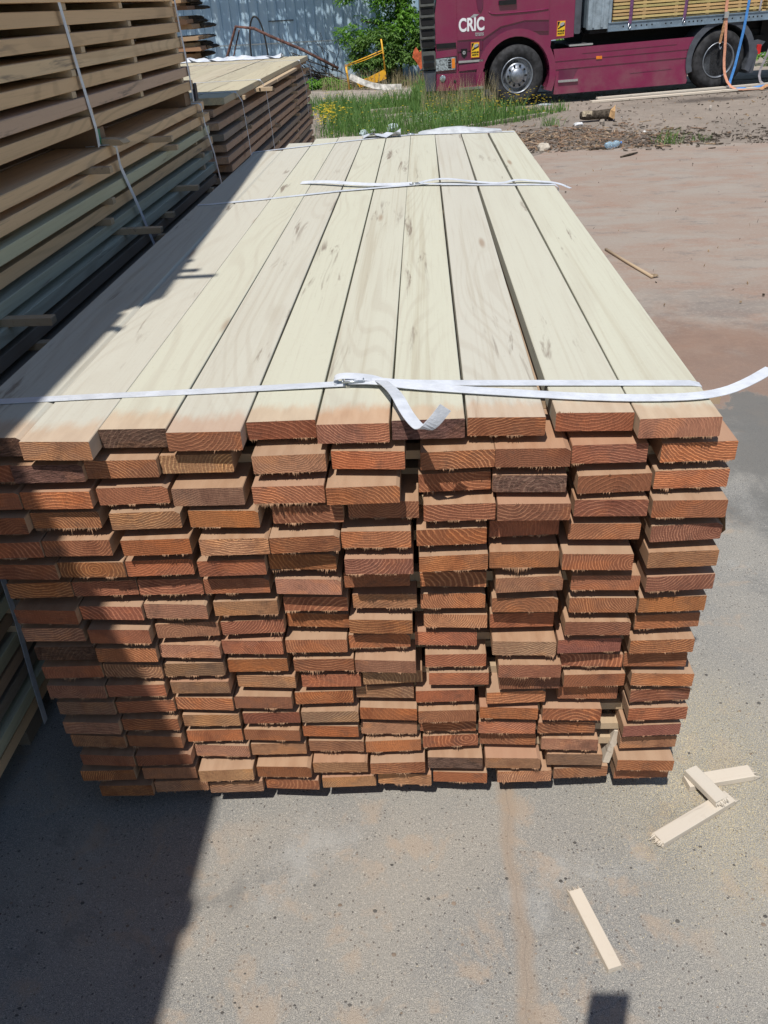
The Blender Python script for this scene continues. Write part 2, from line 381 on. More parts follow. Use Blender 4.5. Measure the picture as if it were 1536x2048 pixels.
nx, ny_ = len(GX), len(GY)
gm.add(gv, [(j * nx + i, j * nx + i + 1, (j + 1) * nx + i + 1, (j + 1) * nx + i) for j in range(ny_ - 1) for i in range(nx - 1)], 0, True)
tag(gm.build("ground", ground_mat()), kind="structure")
# concrete apron with a ragged far edge
cm = MB(); top = []
xs = [-9 + 0.15 * k for k in range(180)]
for x in xs:
    top.append((x, 11.0 + 0.10 * math.sin(x * 2.1) + 0.5 * (noise.noise(Vector((x * 0.7, 3, 0)))) + 0.30 * noise.noise(Vector((x * 3.1, 7, 0)))))
vs = [(x, -9, 0.0) for x, _ in top] + [(x, y, 0.0) for x, y in top] + [(x, y + 0.03, -0.012) for x, y in top]
K = len(top)
cm.add(vs, [(i, i + 1, K + i + 1, K + i) for i in range(K - 1)] + [(K + i, K + i + 1, 2 * K + i + 1, 2 * K + i) for i in range(K - 1)])
tag(cm.build("concrete_pavement", concrete_mat()), kind="structure")
# pale trodden track in front of the shed
tm = MB(); pth = []
for k in range(60):
    x = -7 + 0.3 * k
    pth.append((x, 18.2 + 0.3 * noise.noise(Vector((x, 0, 5)))- 0.02 * x, 21.2 + 0.3 * noise.noise(Vector((x, 9, 5))) + 0.01 * x))
tv = [(x, a + (b - a) * q / 8, gz(x, a + (b - a) * q / 8) + .004) for q in range(9) for x, a, b in pth]
tm.add(tv, [(q * 60 + i, q * 60 + i + 1, q * 60 + 61 + i, q * 60 + 60 + i) for q in range(8) for i in range(59)])
tag(tm.build("dirt_path", mat_plain("trodden_dirt", (0.33, 0.29, 0.26), 0.95, 0.1, var=0.12, scale=5, bump=0.6)), kind="structure")

# ------------------------------------------------------------------ front stack
ZR = [1.1764, 1.1165, 1.0537, 0.9964, 0.931, 0.8654, 0.7954, 0.7264, 0.6593, 0.5937, 0.5287, 0.4661, 0.4010, 0.3355, 0.2697, 0.2055, 0.139, 0.0726]
TH_B = 0.0412
BO = [
 "91,50,d 247,71,t 372,24,d 520,44,p 669,0,r 823,25,p 971,15,d 1118,9,r 1289,-3,r 1445,32,t",
 "55,52,r 199,54,d 347,41,p 497,26,t 687,33,t 845,25,o 1023,30,r 1171,30,p 1322,20,p 1494,20,o",
 "49,55,r 200,55,o 357,41,r 516,52,g 681,49,r 833,56,o 1018,11,r 1168,22,d 1336,29,r 1490,17,r",
 "50,61,r 200,41,r 373,48,t 539,47,o 713,35,p 870,21,p 1027,36,r 1178,40,p 1335,29,p 1489,39,r",
 "61,56,r 211,51,r 384,51,o 553,55,t 702,49,r 852,36,r 1011,29,o 1166,-1,r 1330,17,r 1496,26,p",
 "74,45,r 224,40,r 374,36,r 535,40,r 687,21,o 855,42,p 1015,33,o 1166,25,r 1319,37,r 1498,30,t",
 "79,21,r 229,16,r 379,15,r 530,13,r 693,20,t 845,-5,r 1015,-2,r 1181,19,t 1346,17,r 1505,21,p",
 "79,32,r 229,19,r 379,17,t 540,7,t 700,-6,r 859,-14,t 1015,-11,r 1176,6,r 1348,10,r 1501,9,o",
 "72,16,t 234,26,r 391,4,t 545,-6,r 697,-28,o 847,-2,r 1021,-21,t 1175,-21,o 1343,10,p 1505,-13,r",
 "81,9,d 234,18,o 385,5,t 535,-7,p 689,-11,r 840,-27,r 999,-33,r 1181,4,g 1333,-4,p 1499,-1,r",
 "80,4,r 231,3,t 383,-1,g 538,-15,o 701,-16,r 852,-9,t 1022,-28,r 1196,11,p 1347,-26,r 1498,-25,r",
 "76,11,t 227,6,r 387,-4,g 550,-24,t 713,-25,r 866,-36,t 1030,-30,r 1202,-15,p 1359,-22,r 1522,-23,r",
 "82,4,g 235,-3,r 385,-11,r 535,-15,p 689,-32,o 843,-51,g 996,-36,o 1173,-31,o 1353,-45,r 1529,-37,p",
 "82,10,t 234,-3,r 391,-17,t 547,-26,r 699,-29,g 850,-37,o 1001,-29,r 1158,-39,o 1317,-34,r 1532,-35,r",
 "79,-5,t 232,-4,r 387,-25,o 540,-27,r 694,-40,o 848,-50,t 1003,-59,r 1157,-50,r 1311,-51,r 1527,-42,p",
 "92,3,r 245,1,r 397,-29,t 549,-36,t 704,-47,t 857,-46,o 1010,-63,r 1163,-70,r 1324,-51,t 1530,-59,t",
 "76,-3,r 245,-9,t 403,-2,t 559,-15,r 711,-31,t 867,-28,r 1022,-45,d 1177,-46,t 1343,-57,g 1526,-39,r",
 "112,-4,o 263,-21,t 418,-18,g 573,-29,r 730,-37,t 883,-46,t 1036,-53,o 1212,-55,t 1367,-71,t 1531,-69,r",
]
TONE = {'r': (0.285, 0.112, 0.062), 'o': (0.335, 0.130, 0.062), 'd': (0.165, 0.092, 0.070), 'p': (0.235, 0.096, 0.062), 'g': (0.235, 0.132, 0.086), 't': (0.330, 0.165, 0.098)}
TNAME = {'r': "rust brown", 'o': "orange brown", 'd': "dark weathered", 'p': "purplish brown", 'g': "greyish brown", 't': "tan brown"}

def plank_mesh(w, t, L, seed, fuzz_b=0.0, fuzz_t=0.0, crook=0.004, split=False, bow=0.0):
    """board running along +Y from its sawn end at y=0; slot 0 faces, 1 end grain, 2 torn fibre"""
    R = random.Random(seed); m = MB()
    ch = 0.0014
    ny = 7; prof = [(-w / 2 + ch, 0), (w / 2 - ch, 0), (w / 2, ch), (w / 2, t - ch), (w / 2 - ch, t), (-w / 2 + ch, t), (-w / 2, t - ch), (-w / 2, ch)]
    if R.random() < 0.18:                                   # waney corner
        c2 = R.uniform(0.005, 0.012); prof[4 if R.random() < .5 else 4] = (w / 2 - c2, t); prof[3] = (w / 2, t - c2 * 0.6)
    vs = []; a1 = R.uniform(-crook, crook)
    skew = R.uniform(-0.004, 0.004); tz = R.uniform(-0.002, 0.002)
    for j in range(ny):
        y = L * j / (ny - 1)
        dx = a1 * sin(pi * j / (ny - 1)); dz = bow * sin(pi * j / (ny - 1))
        for (x, z) in prof:
            yy = y + (skew * x / w * 2 - tz * z / t if j == 0 else 0)
            vs.append((x + dx, yy, z + dz))
    m.add(vs, [[j * 8 + k, (j + 1) * 8 + k, (j + 1) * 8 + (k + 1) % 8, j * 8 + (k + 1) % 8] for j in range(ny - 1) for k in range(8)], 0)
    m.add([vs[k] for k in range(8)], [list(range(8))], 1)
    m.add([vs[(ny - 1) * 8 + k] for k in range(8)], [list(range(7, -1, -1))], 1)
    def fr(n_, z0, sgn, lmax):
        for _ in range(n_):
            x = R.uniform(-w / 2 + .001, w / 2 - .003)
            nz = noise.noise(Vector((x * 30, seed * 3.3, z0 * 50)))
            if nz < 0.02 * lmax / .006: continue
            wd = R.uniform(0.0008, 0.0028); ln = lmax * R.uniform(0.2, 1.0) ** 1.5 * (0.5 + 1.6 * nz) * (2.0 if R.random() < .02 else 1)
            yy = skew * x / w * 2
            dx = R.uniform(-.4, .4) * ln; dy = -R.uniform(0.05, 0.6) * ln
            b0 = (x, yy - .0004, z0); b1 = (x + wd, yy - .0004, z0); b2 = (x + wd * .5, yy - .0004 - .0009, z0 + sgn * 0.001)
            tip = (x + wd / 2 + dx, yy + dy - .0006, z0 + sgn * ln)
            m.add([b0, b1, b2, tip], [(0, 1, 3), (1, 2, 3), (2, 0, 3)], 2)
    if fuzz_b: fr(int(fuzz_b * w * 700), 0.001, -1, 0.0075)
    if fuzz_t: fr(int(fuzz_t * w * 420), t - 0.001, 1, 0.0050)
    return m

sm_ = [MAT['side'], MAT['end'], MAT['fibre']]; sm2_ = [MAT['side2'], MAT['end'], MAT['fibre']]
B0 = [0.004, 0.166, 0.3105, 0.4505, 0.603, 0.7455, 0.8935, 1.041, 1.196, 1.367, 1.523]
L_STACK = 3.86
GRP = "planks strapped in the front stack"
for r, row in enumerate(BO):
    cells = [c.split(',') for c in row.split()]
    for c, (xm, em, tone) in enumerate(cells):
        x = float(xm) / 1000; e = float(em) / 1000; z = ZR[r]; w_ = 0.1472
        R = random.Random(r * 31 + c)
        if r == 0:
            gl, gr_ = [(.001, .002), (.001, .001), (.001, .002), (.002, .002), (.002, .003), (.002, .0035), (.0015, .0035), (.002, .002), (.002, .0015), (.0015, 0)][c]
            x0, x1 = B0[c] + gl, B0[c + 1] - gr_
            if c == 8: x0 += 0.018
            x, w_ = (x0 + x1) / 2, x1 - x0
            xf = 0.076 + 0.1495 * c; 
            if c == 8: xf += 0.002
            xf = {0: 0.085, 1: 0.231, 2: 0.376, 3: 0.521, 4: 0.667, 5: 0.812, 6: 0.957, 7: 1.106, 8: 1.262, 9: 1.428}[c]
        else:
            xf = 0.078 + 0.1515 * c + R.uniform(-.001, .001)
        xf = min(xf, 1.452) if r == 0 else xf
        t_ = TH_B + R.uniform(-.0012, .0006)
        fz = R.random(); fb = 0 if tone == 'd' else (1.7 if fz < .45 else 0.5 if fz < .75 else 0)
        ft = 0 if tone == 'd' else (1.5 if fz > .3 and fz < .7 else 0.2)
        if r == 0: fb *= .7; ft = {4: 1, 7: 1, 8: 1}.get(c, 0.0)
        L_ = L_STACK + e + R.uniform(-.03, .03)
        if r == 0: L_ = [3.55, 3.84, 3.93, 3.99, 3.95, 3.93, 3.95, 3.93, 3.93, 3.93][c]
        mb = plank_mesh(w_, t_, L_, r * 100 + c + 1, fb, ft, crook=0.0022)
        yaw = -math.atan2(xf - x, L_)
        ro = R.uniform(-.006, .006) if r else 0
        o = mb.build("plank", sm_ if r == 0 else sm2_, None, (x, -e, z), (0, ro, yaw), fixn=False)
        k = R.uniform(0.8, 1.18); tc = TONE[tone]
        o.color = (min(1, tc[0] * k), min(1, tc[1] * k * R.uniform(.92, 1.08)), min(1, tc[2] * k * R.uniform(.9, 1.1)), 1.0 if tone == 'd' else 0.3)
        where = "top layer" if r == 0 else ORD[r] + " layer down" if r < 17 else "bottom layer"
        tag(o, f"{TNAME[tone]} plank end, {ORD[c]} from left, {where}, front stack", "plank", GRP)

# laths between the layers of the front stack
for r in range(17):
    zt = ZR[r + 1] + TH_B; gap = ZR[r] - zt
    R = random.Random(900 + r)
    if gap < 0.01: continue
    for q, yb in enumerate((0.10, 1.95, 3.5)):
        y = yb + R.uniform(-.03, .05) - (0.05 if r in (1, 2) and q == 0 else 0)
        emin = 0
        m = MB(); x0 = -0.01 + R.uniform(-.01, .02); x1 = 1.50 + R.uniform(-.03, .03)
        if q == 0 and r in (0,): x1 = 1.582
        if q == 1: x1 += R.uniform(0, .08); x0 -= R.uniform(0, .05)
        m.box(x0, x1, 0, 0.034, 0, gap - 0.0015, ch=0.001)
        o = m.build("spacer_lath", MAT['lath'], None, (0, y, zt + 0.0007), (0, 0, R.uniform(-.012, .012)))
        pos = ("behind the near plank ends", "halfway along the planks", "towards the far end")[q]
        tag(o, f"thin lath under the {'top' if r == 0 else ORD[r]} plank layer of front stack, {pos}", "lath", "laths between the layers of the front stack")

# bearers under it
for k, y in enumerate((0.42, 1.9, 3.4)):
    m = MB(); m.box(0.02, 1.50, 0, 0.08, 0.001, 0.0715, ch=0.003)
    o = m.build("timber_bearer", MAT['lath'], None, (0, y, 0))
    tag(o, ("near", "middle", "far")[k] + " square bearer lifting the front stack off the concrete", "bearer", "bearers under the front stack")

m = MB(); m.box(-.009, .009, 0, 1.6, 0, .125, ch=.001)
o = m.build("batten", MAT['offcut'], None, (1.436, .085, .115), (0, .16, .02)); tag(o, "pale batten on edge in the gap left of the last column of the front stack", "batten")
m = MB(); m.add([(0, 0, .03), (0, .10, .03), (.012, .10, -.01), (.022, .09, -.055), (.016, .04, -.07), (.010, .0, -.03), (.003, .05, .0)], [(0, 5, 6), (5, 4, 6), (4, 3, 6), (3, 2, 6), (2, 1, 6), (1, 0, 6)])
o = m.build("bark_flap", MAT['lath'], None, (1.572, -.01, .975)); tag(o, "torn grey bark flap hanging off the right side of the front stack", "bark")
# ---- straps of the front stack
ZT = ZR[0] + TH_B
def lerp(a, b, t): return Vector(a) * (1 - t) + Vector(b) * t
def polyl(pts, n=6):
    out = []
    for a, b in zip(pts, pts[1:]):
        for k in range(n): out.append(lerp(a, b, k / n))
    out.append(Vector(pts[-1])); return out
def smooth(pts, it=2):
    pts = [Vector(p) for p in pts]
    for _ in range(it):
        q = [pts[0]]
        for a, b in zip(pts, pts[1:]): q += [a * .75 + b * .25, a * .25 + b * .75]
        q.append(pts[-1]); pts = q
    return pts
def buckle(parent, loc, rz, s=1.0):
    m = MB(); 
    for dx in (-.022, .022): m.tube([(dx * s, -.014 * s, 0), (dx * s, .014 * s, 0)], 0.0022 * s, 6)
    for dy in (-.014, .014): m.tube([(-.022 * s, dy * s, 0), (.022 * s, dy * s, 0)], 0.0022 * s, 6)
    m.tube([(0, -.014 * s, .001), (0, .014 * s, .001)], 0.002 * s, 6)
    return m.build("buckle", MAT['steel'], parent, loc, (0, 0, rz))

SW = 0.027
e0 = empty("strap", (0.79, 0.161, ZT))
def rel(o, pts): return [Vector(p) - o.location for p in pts]
zt = ZT + 0.0022
m = MB()
m.ribbon(rel(e0, [(0.02, 0.117, ZT - .044), (0.0, 0.117, ZT - .02), (0.002, 0.119, zt), (0.045, 0.121, zt), (0.25, .135, zt), (0.5, 0.148, zt), (0.79, 0.161, zt + .003)]),
         (0, 1, 0), SW)
m.ribbon(rel(e0, smooth([(0.79, 0.162, zt + .012), (0.83, .163, zt + .016), (0.87, .162, zt + .006), (0.95, .158, zt + .0015), (1.2, .143, zt + .001), (1.505, .124, zt)], 1) + [Vector((1.524, .122, zt - .003)), Vector((1.527, .12, zt - .03)), Vector((1.50, .12, zt - .046))]),
         (0, 1, 0), SW)
m.build("band", MAT['strap'], e0)
m = MB()   # free tail that runs right and lifts off past the edge
m.ribbon(rel(e0, smooth([(0.80, 0.158, zt + .010), (0.86, .150, zt + .012), (0.92, .135, zt + .006), (1.10, .098, zt + .004), (1.32, .055, zt + .003), (1.47, .046, zt + .004), (1.55, .064, zt + .004), (1.61, .095, zt + .012), (1.665, .134, zt + .022)], 2)),
         (0.1, 1, 0.1), SW)
m.build("free_end", MAT['strap'], e0)
m = MB()   # short tail folded over the front edge
m.ribbon(rel(e0, smooth([(0.865, 0.158, zt + .010), (0.880, .11, zt + .022), (0.905, .02, zt + .040), (0.925, -.055, zt + .035), (0.943, -.098, zt + .030), (0.956, -.118, zt + .029), (0.973, -.122, zt + .040), (0.998, -.118, zt + .072)], 2)),
         (1, 0.15, -.1), 0.025)
m.build("folded_tail", MAT['strap'], e0)
m = MB()   # crumpled wrap round the buckle
m.ribbon(rel(e0, smooth([(0.775, .162, zt + .002), (0.765, .164, zt + .012), (0.775, .166, zt + .018), (0.80, .166, zt + .019), (0.845, .165, zt + .014), (0.87, .163, zt + .006)], 2)), (0, 1, 0.1), SW * .95)
m.build("loop", MAT['strap'], e0)
buckle(e0, (0.018, -0.003, 0.016), 0.05)
tag(e0, "white plastic strap nearest the sawn plank ends, with buckle and curled loose tails", "strap", "white straps round the front stack")

e1 = empty("strap", (0.922, 2.317, ZT))
m = MB()
m.ribbon(rel(e1, [(-0.03, 2.0, .03), (-0.03, 2.05, .8), (0.0, 2.085, ZT - .02), (0.01, 2.088, zt), (0.06, 2.092, zt), (0.3, 2.16, zt), (0.6, 2.26, zt + .001), (0.9, 2.31, zt + .004), (0.95, 2.312, zt + .008), (1.2, 2.27, zt + .001), (1.515, 2.213, zt), (1.53, 2.21, zt - .01), (1.54, 2.2, .8), (1.54, 2.2, .03)]), (0, 1, 0), SW)
m.build("band", MAT['strap'], e1)
m = MB()
m.ribbon(rel(e1, smooth([(0.40, 2.47, zt + .004), (0.52, 2.42, zt + .014), (0.66, 2.34, zt + .012), (0.80, 2.32, zt + .007), (0.91, 2.322, zt + .008)], 2)), (0, 1, 0.25), SW)
m.ribbon(rel(e1, smooth([(0.94, 2.32, zt + .010), (1.0, 2.35, zt + .016), (1.07, 2.37, zt + .014), (1.2, 2.31, zt + .004), (1.30, 2.26, zt + .004), (1.36, 2.30, zt + .012), (1.45, 2.27, zt + .005), (1.53, 2.24, zt + .002), (1.58, 2.2, zt - .015)], 2)), (0, 1, 0.1), SW * .8)
m.build("free_end", MAT['strap'], e1)
buckle(e1, (0.0, 0.0, 0.010), 0.0)
tag(e1, "white plastic strap across the middle of the pale planks, with a metal buckle", "strap", "white straps round the front stack")

e2 = empty("strap", (0.885, 3.87, ZT))
m = MB()
m.ribbon(rel(e2, [(-0.03, 3.4, .4), (-0.02, 3.46, ZT - .02), (-0.0, 3.47, zt), (0.25, 3.60, zt), (0.55, 3.76, zt), (0.75, 3.84, zt + .001), (0.9, 3.87, zt + .003), (1.2, 3.86, zt + .001), (1.495, 3.83, zt), (1.51, 3.82, zt - .01), (1.52, 3.82, .4)]), (0, 1, 0), SW)
m.build("band", MAT['strap'], e2)
m = MB(); vs = []; nn = 22
for i in range(nn + 1):
    t = i / nn; x = .93 + .50 * t; hgt = .026 * max(0.02, sin(pi * t ** .8)) ** 1.5
    for q in range(4):
        vs.append(Vector((x + .01 * sin(q * 3 + i), 3.875 + .035 * q + .01 * sin(i * 1.3), zt + .001 + hgt * (0, .8, 1.0, .9)[q])) - e2.location)
m.add(vs, [(i * 4 + q, i * 4 + q + 1, (i + 1) * 4 + q + 1, (i + 1) * 4 + q) for i in range(nn) for q in range(3)], 0, True)
m.build("free_end", MAT['film'], e2)
m = MB(); vs = []
for i in range(9):
    for q in range(4):
        vs.append(Vector((.60 + .028 * i, 3.80 + .04 * q, zt + .002 + .05 * abs(noise.noise(Vector((i * .8, q * .9, 4)))))) - e2.location)
m.add(vs, [(i * 4 + q, i * 4 + q + 1, (i + 1) * 4 + q + 1, (i + 1) * 4 + q) for i in range(8) for q in range(3)], 0, True)
m.build("crumpled_tail", MAT['strap'], e2)
buckle(e2, (0.0, 0.0, 0.010), 0.0, .9)
tag(e2, "white plastic strap at the far end of the pale planks, its loose end bulging up", "strap", "white straps round the front stack")

# ------------------------------------------------------------------ piles on the left
def board(x1, w, y0, y1, z, t, color, label, group, al=0.3, mats=None, yaw=0.0, seed=1, cat="plank", ny=1, name="plank"):
    m = MB(); R = random.Random(seed)
    L = y1 - y0; prof = [(-w + .002, 0), (-.002, 0), (0, .002), (0, t - .002), (-.002, t), (-w + .002, t), (-w, t - .002), (-w, .002)]
    ny = 6; a1 = R.uniform(-.009, .009); b1 = R.uniform(-.0012, .0012); vs = []
    for j in range(ny):
        for (x, zz) in prof: vs.append((x + a1 * sin(pi * j / (ny - 1)) + R.uniform(-.0008, .0008), L * j / (ny - 1), zz + b1 * sin(2 * pi * j / (ny - 1))))
    m.add(vs, [[j * 8 + k, (j + 1) * 8 + k, (j + 1) * 8 + (k + 1) % 8, j * 8 + (k + 1) % 8] for j in range(ny - 1) for k in range(8)], 0)
    m.add(vs[:8], [list(range(8))], 1); m.add(vs[-8:], [list(range(7, -1, -1))], 1)
    o = m.build(name, mats or [MAT['pile'], MAT['pile_end']], None, (x1, y0, z), (0, 0, yaw), fixn=False)
    o.color = (*color, al)
    if label: tag(o, label, cat, group)
    return o
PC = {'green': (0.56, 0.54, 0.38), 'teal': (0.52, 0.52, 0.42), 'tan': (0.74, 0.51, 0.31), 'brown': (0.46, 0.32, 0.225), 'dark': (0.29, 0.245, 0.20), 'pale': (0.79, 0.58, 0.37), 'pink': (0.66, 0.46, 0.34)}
stock = MB()       # everything deeper in the left piles that no eye can count from here
# lower pile: 22 layers
tones = ['tan', 'tan', 'green', 'tan', 'teal', 'teal', 'dark', 'dark', 'brown', 'dark', 'brown', 'green', 'dark', 'brown', 'dark', 'green', 'brown', 'green', 'brown', 'dark', 'green', 'tan']
XP = [-.27, -.262, -.262, -.272, -.256, -.25, -.262, -.245, -.25, -.26, -.27, -.25, -.26, -.27, -.25, -.262, -.27, -.258, -.266, -.274, -.262, -.27]
pitch = 0.0645
GL = "edge planks of the lower left pile"
for k in range(22):
    z = 1.483 - 0.041 - pitch * k
    R = random.Random(300 + k)
    if z < 0.05: break
    o = board(XP[k], 0.20, -0.32 + R.uniform(-.03, .03), 3.55 + R.uniform(-.05, .12), z, 0.041, PC[tones[k]],
          f"{tones[k] if tones[k] not in ('tan','teal') else 'light ' + ('brown' if tones[k]=='tan' else 'grey green')} edge plank, {ORD[k]} layer down in the lower left pile", GL, yaw=R.uniform(-.001, .001), seed=k)
    nin = 6 if k else 0
    for c in range(nin):
        x1 = XP[k] - 0.215 * (c + 1)
        stock.box(x1 - 0.20, x1, -0.32 + R.uniform(-.03, .03), 3.55 + R.uniform(-.05, .12), z, z + .041)
for c in range(1, 7):
    R = random.Random(350 + c)
    board(-.27 - .208 * c, 0.20, -0.32, 3.55 + R.uniform(-.04, .06), 1.442, 0.041, PC['brown'] if c % 2 else PC['tan'],
          f"shaded plank flat on top of the lower left pile, {ORD[c]} from its edge", "top planks of the lower left pile", seed=60 + c)
# middle bundle (bearers 1.485-1.55)
GU = "edge planks of the upper left pile"
up_t = ['tan', 'pink', 'tan', 'pale', 'tan', 'tan', 'tan', 'pale', 'tan', 'tan', 'pale', 'tan', 'tan', 'tan', 'pale', 'tan']
for k in range(16):
    z = 1.555 + 0.0668 * k; R = random.Random(500 + k)
    x1 = -.27 + R.uniform(-.008, .006)
    if k < 9:
        board(x1, 0.20, -0.30 + R.uniform(-.03, .03), 3.27 + 0.02 * (8 - k) * .8, z, 0.0435, PC[up_t[k]],
              f"{'pinkish' if up_t[k]=='pink' else 'pale' if up_t[k]=='pale' else 'light brown'} edge plank, {ORD[k]} layer up in the bundle at upper left", GU, seed=80 + k)
    else: stock.box(x1 - .2, x1, -.30, 3.2, z, z + .0435)
    for c in range(6):
        x2 = x1 - 0.212 * (c + 1)
        stock.box(x2 - .2, x2, -.30 + R.uniform(-.03, .03), 3.27 + R.uniform(-.06, .04), z, z + .0435)
# third bundle, turned slightly, above the frame; its ragged near end throws the toothed shadow
rot = Matrix.Rotation(0.052, 4, 'Z')
tb = Matrix.Translation((-.232, -.10, 0)) @ rot
for k in range(16):
    z = 2.72 + 0.067 * k; R = random.Random(700 + k)
    y0 = -.06 - 0.0155 * k + R.uniform(-.012, .012)
    stock.box(-1.45, 0.0, y0, 3.9, z, z + .044, mat=tb)
    if k in (15, 13, 11, 9):
        d = {15: .115, 13: .075, 11: .06, 9: .05}[k]
        yy = {15: -.115, 13: .02, 11: .20, 9: .12}[k]
        stock.box(-.3, d, yy, yy + .028, z + .044, z + .066, mat=tb)
for x in (-1.3, -.3): stock.box(x, x + .1, -.1, 3.8, 2.60, 2.72, mat=tb)
# neighbouring pile towards the camera, outside the frame
for k in range(54):
    z = 0.08 + 0.0672 * k
    if z + .044 > 3.70: break
    R = random.Random(800 + k)
    stock.box(-1.7, -.27 + R.uniform(-.006, .004), -4.6, (-.24 - (z - 3.13) * .50 if z > 3.0 else -.62) + R.uniform(-.02, .012), z, z + .044)
    if k in (53, 50, 47): stock.box(-.4, -.27 + {53: .035, 50: .04, 47: .05}[k], {53: -.60, 50: -.52, 47: -.45}[k], {53: -.57, 50: -.49, 47: -.42}[k], z - .022, z - .001)
stock.prism([(-.4, 3.64), (-.262, 3.64), (-.252, 3.66), (-.262, 3.69), (-.4, 3.69)], -2.09, -2.02)
o = stock.build("lumber_stock", [mat_plain("stock_timber", (0.36, 0.27, 0.18), 0.85, 0.15, var=0.25, scale=9)])
tag(o, "remaining planks packed deeper inside the tall piles on the left", "lumber", kind="stuff")

# bearers and stickers in the left piles
def stick(x0, x1, y, z, h, d, label, group="spacer sticks poking out of the left piles", color=None, rz=0.0, cat="spacer stick"):
    m = MB(); m.box(x0, x1, 0, d, 0, h, ch=0.002)
    o = m.build("spacer_stick", MAT['lath'], None, (0, 0, 0)); o.data.transform(Matrix.Translation((-x1, 0, 0)))
    o.location = (x1, y, z); o.rotation_euler = (0, 0, rz)
    tag(o, label, cat, group); return o
GAPH = pitch - .041 - .001
def zk(k): return 1.483 - .041 - pitch * k + .041 + .0005   # top of layer k
for (k, y, pr, lab) in [
    (1, 1.69, .075, "short spacer stick poking out just below the green daubed bearer"),
    (1, 2.46, .10, "pale spacer stick poking out under the top plank, right of the green daubed bearer"),
    (2, 2.68, .055, "short block of spacer stick two planks down, near the far strap of the lower pile"),
    (5, 1.86, .155, "long square spacer stick crossing the gap beside the blue tinted strap"),
    (5, .78, .135, "long thick spacer stick poking out at the left picture edge"),
    (7, .93, .075, "grey spacer stick with an inked end, beside the front stack's left edge"),
    (8, .83, .05, "stubby spacer stick deep in the gap beside the front stack"),
    (5, 2.73, .10, "broken spacer stick lying across the lower pile near its far end"),
    (6, 2.45, .05, "small spacer end in shade between the blue strap and the far strap"),
    (3, 1.80, .03, "upright spacer end flush with the third layer, left of the blue strap"),
    (4, 1.74, .012, "spacer end with torn fibres on it, in the fourth layer"),
    (9, .60, .06, "pale spacer stick in the dark gap left of the first strap"),
    (8, 1.75, .07, "spacer end in the gap directly below the long square one"),
    (7, 2.3, .06, "shaded spacer end in the seventh layer beside the front stack"),
    (16, .345, .09, "grey weathered spacer poking from the shaded lower corner, upper of two"),
    (17, .335, .05, "grey weathered spacer poking from the shaded lower corner, lower of two")]:
    stick(-1.2, XP[k] + pr, y, zk(k), GAPH, .034, lab, rz=random.uniform(-.03, .03))
for k in range(1, 22):
    for y in (-.1, 1.75 if k in (9, 10, 11, 12, 13) else None, 3.35):
        if y is None: continue
        if y == -.1: continue
        stick(-1.2, XP[k] - .004 + random.uniform(-.01, .03), y + random.uniform(-.04, .04), zk(k), GAPH, .034,
              f"spacer stick under the {ORD[k-1]} layer of the lower left pile, {'far' if y > 3 else 'middle'} row", "spacer sticks inside the lower left pile")
UG = .0668 - .0435 - .0012
ust = {0: [(1.83, 'a'), (2.50, 'b')], 1: [(1.06, 'c'), (1.72, 'a'), (2.50, 'b')], 2: [(1.75, 'a'), (2.50, 'b')], 3: [(1.90, 'a'), (2.50, 'b')], 4: [(1.78, 'a'), (2.50, 'b')], 5: [(1.80, 'a'), (2.42, 'b')], 6: [(1.82, 'a'), (2.37, 'b')], 7: [(1.8, 'a'), (2.4, 'b')]}
for k, l in ust.items():
    for y, q in l + [(3.2, 'd')]:
        stick(-1.2, -.272 + random.uniform(-.006, .004), y, 1.555 + .0435 + .0668 * k + .0006, UG, .04,
              f"pale spacer block above the {ORD[k]} plank of the upper left bundle, {dict(a='behind its near strap', b='midway between its straps', c='at the picture edge', d='near its far strap')[q]}", "spacer blocks in the upper left bundle")
# block bearers carrying the upper bundle
for y, d, lab in ((1.90, .085, "stout bearer with a green paint daub under the upper left bundle"), (3.25, .11, "mossy bearer block under the far end of the upper left bundle"), (.1, .09, "bearer under the upper left bundle, outside the picture to the left")):
    e = empty("timber_bearer", (0, y, 1.4835))
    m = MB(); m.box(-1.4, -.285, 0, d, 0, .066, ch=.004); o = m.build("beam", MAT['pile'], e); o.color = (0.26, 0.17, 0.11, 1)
    if y == 1.90:
        m = MB(); m.add([(-.2838, .012, .006), (-.2838, .045, .010), (-.2838, .030, .035), (-.2838, .038, .060), (-.2838, .010, .062), (-.2838, .004, .040)], [(0, 1, 2, 3, 4, 5)])
        m.build("paint_daub", mat_plain("green_paint", (0.02, 0.22, 0.12), 0.5, 0.4), e)
    tag(e, lab, "bearer", "bearers of the left piles")
for y in (.25, 1.8, 3.3):
    m = MB(); m.box(-1.45, -.29, 0, .10, 0.001, .084, ch=.004)
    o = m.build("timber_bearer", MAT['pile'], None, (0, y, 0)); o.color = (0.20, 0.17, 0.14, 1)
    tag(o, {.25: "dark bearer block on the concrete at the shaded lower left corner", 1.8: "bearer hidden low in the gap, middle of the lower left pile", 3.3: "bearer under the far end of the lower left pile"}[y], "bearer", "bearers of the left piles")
# broken slab wedged over the top edge under the strap
m = MB(); m.prism([(-.36, 0), (-.20, 0), (-.185, .008), (-.20, .020), (-.26, .024), (-.36, .02)], 0, .05)
o = m.build("wood_offcut", MAT['lath'], None, (-.01, 1.855, 1.4845), (0, 0, -.25)); tag(o, "tapered offcut wedged under the strap on the edge of the lower left pile", "offcut")

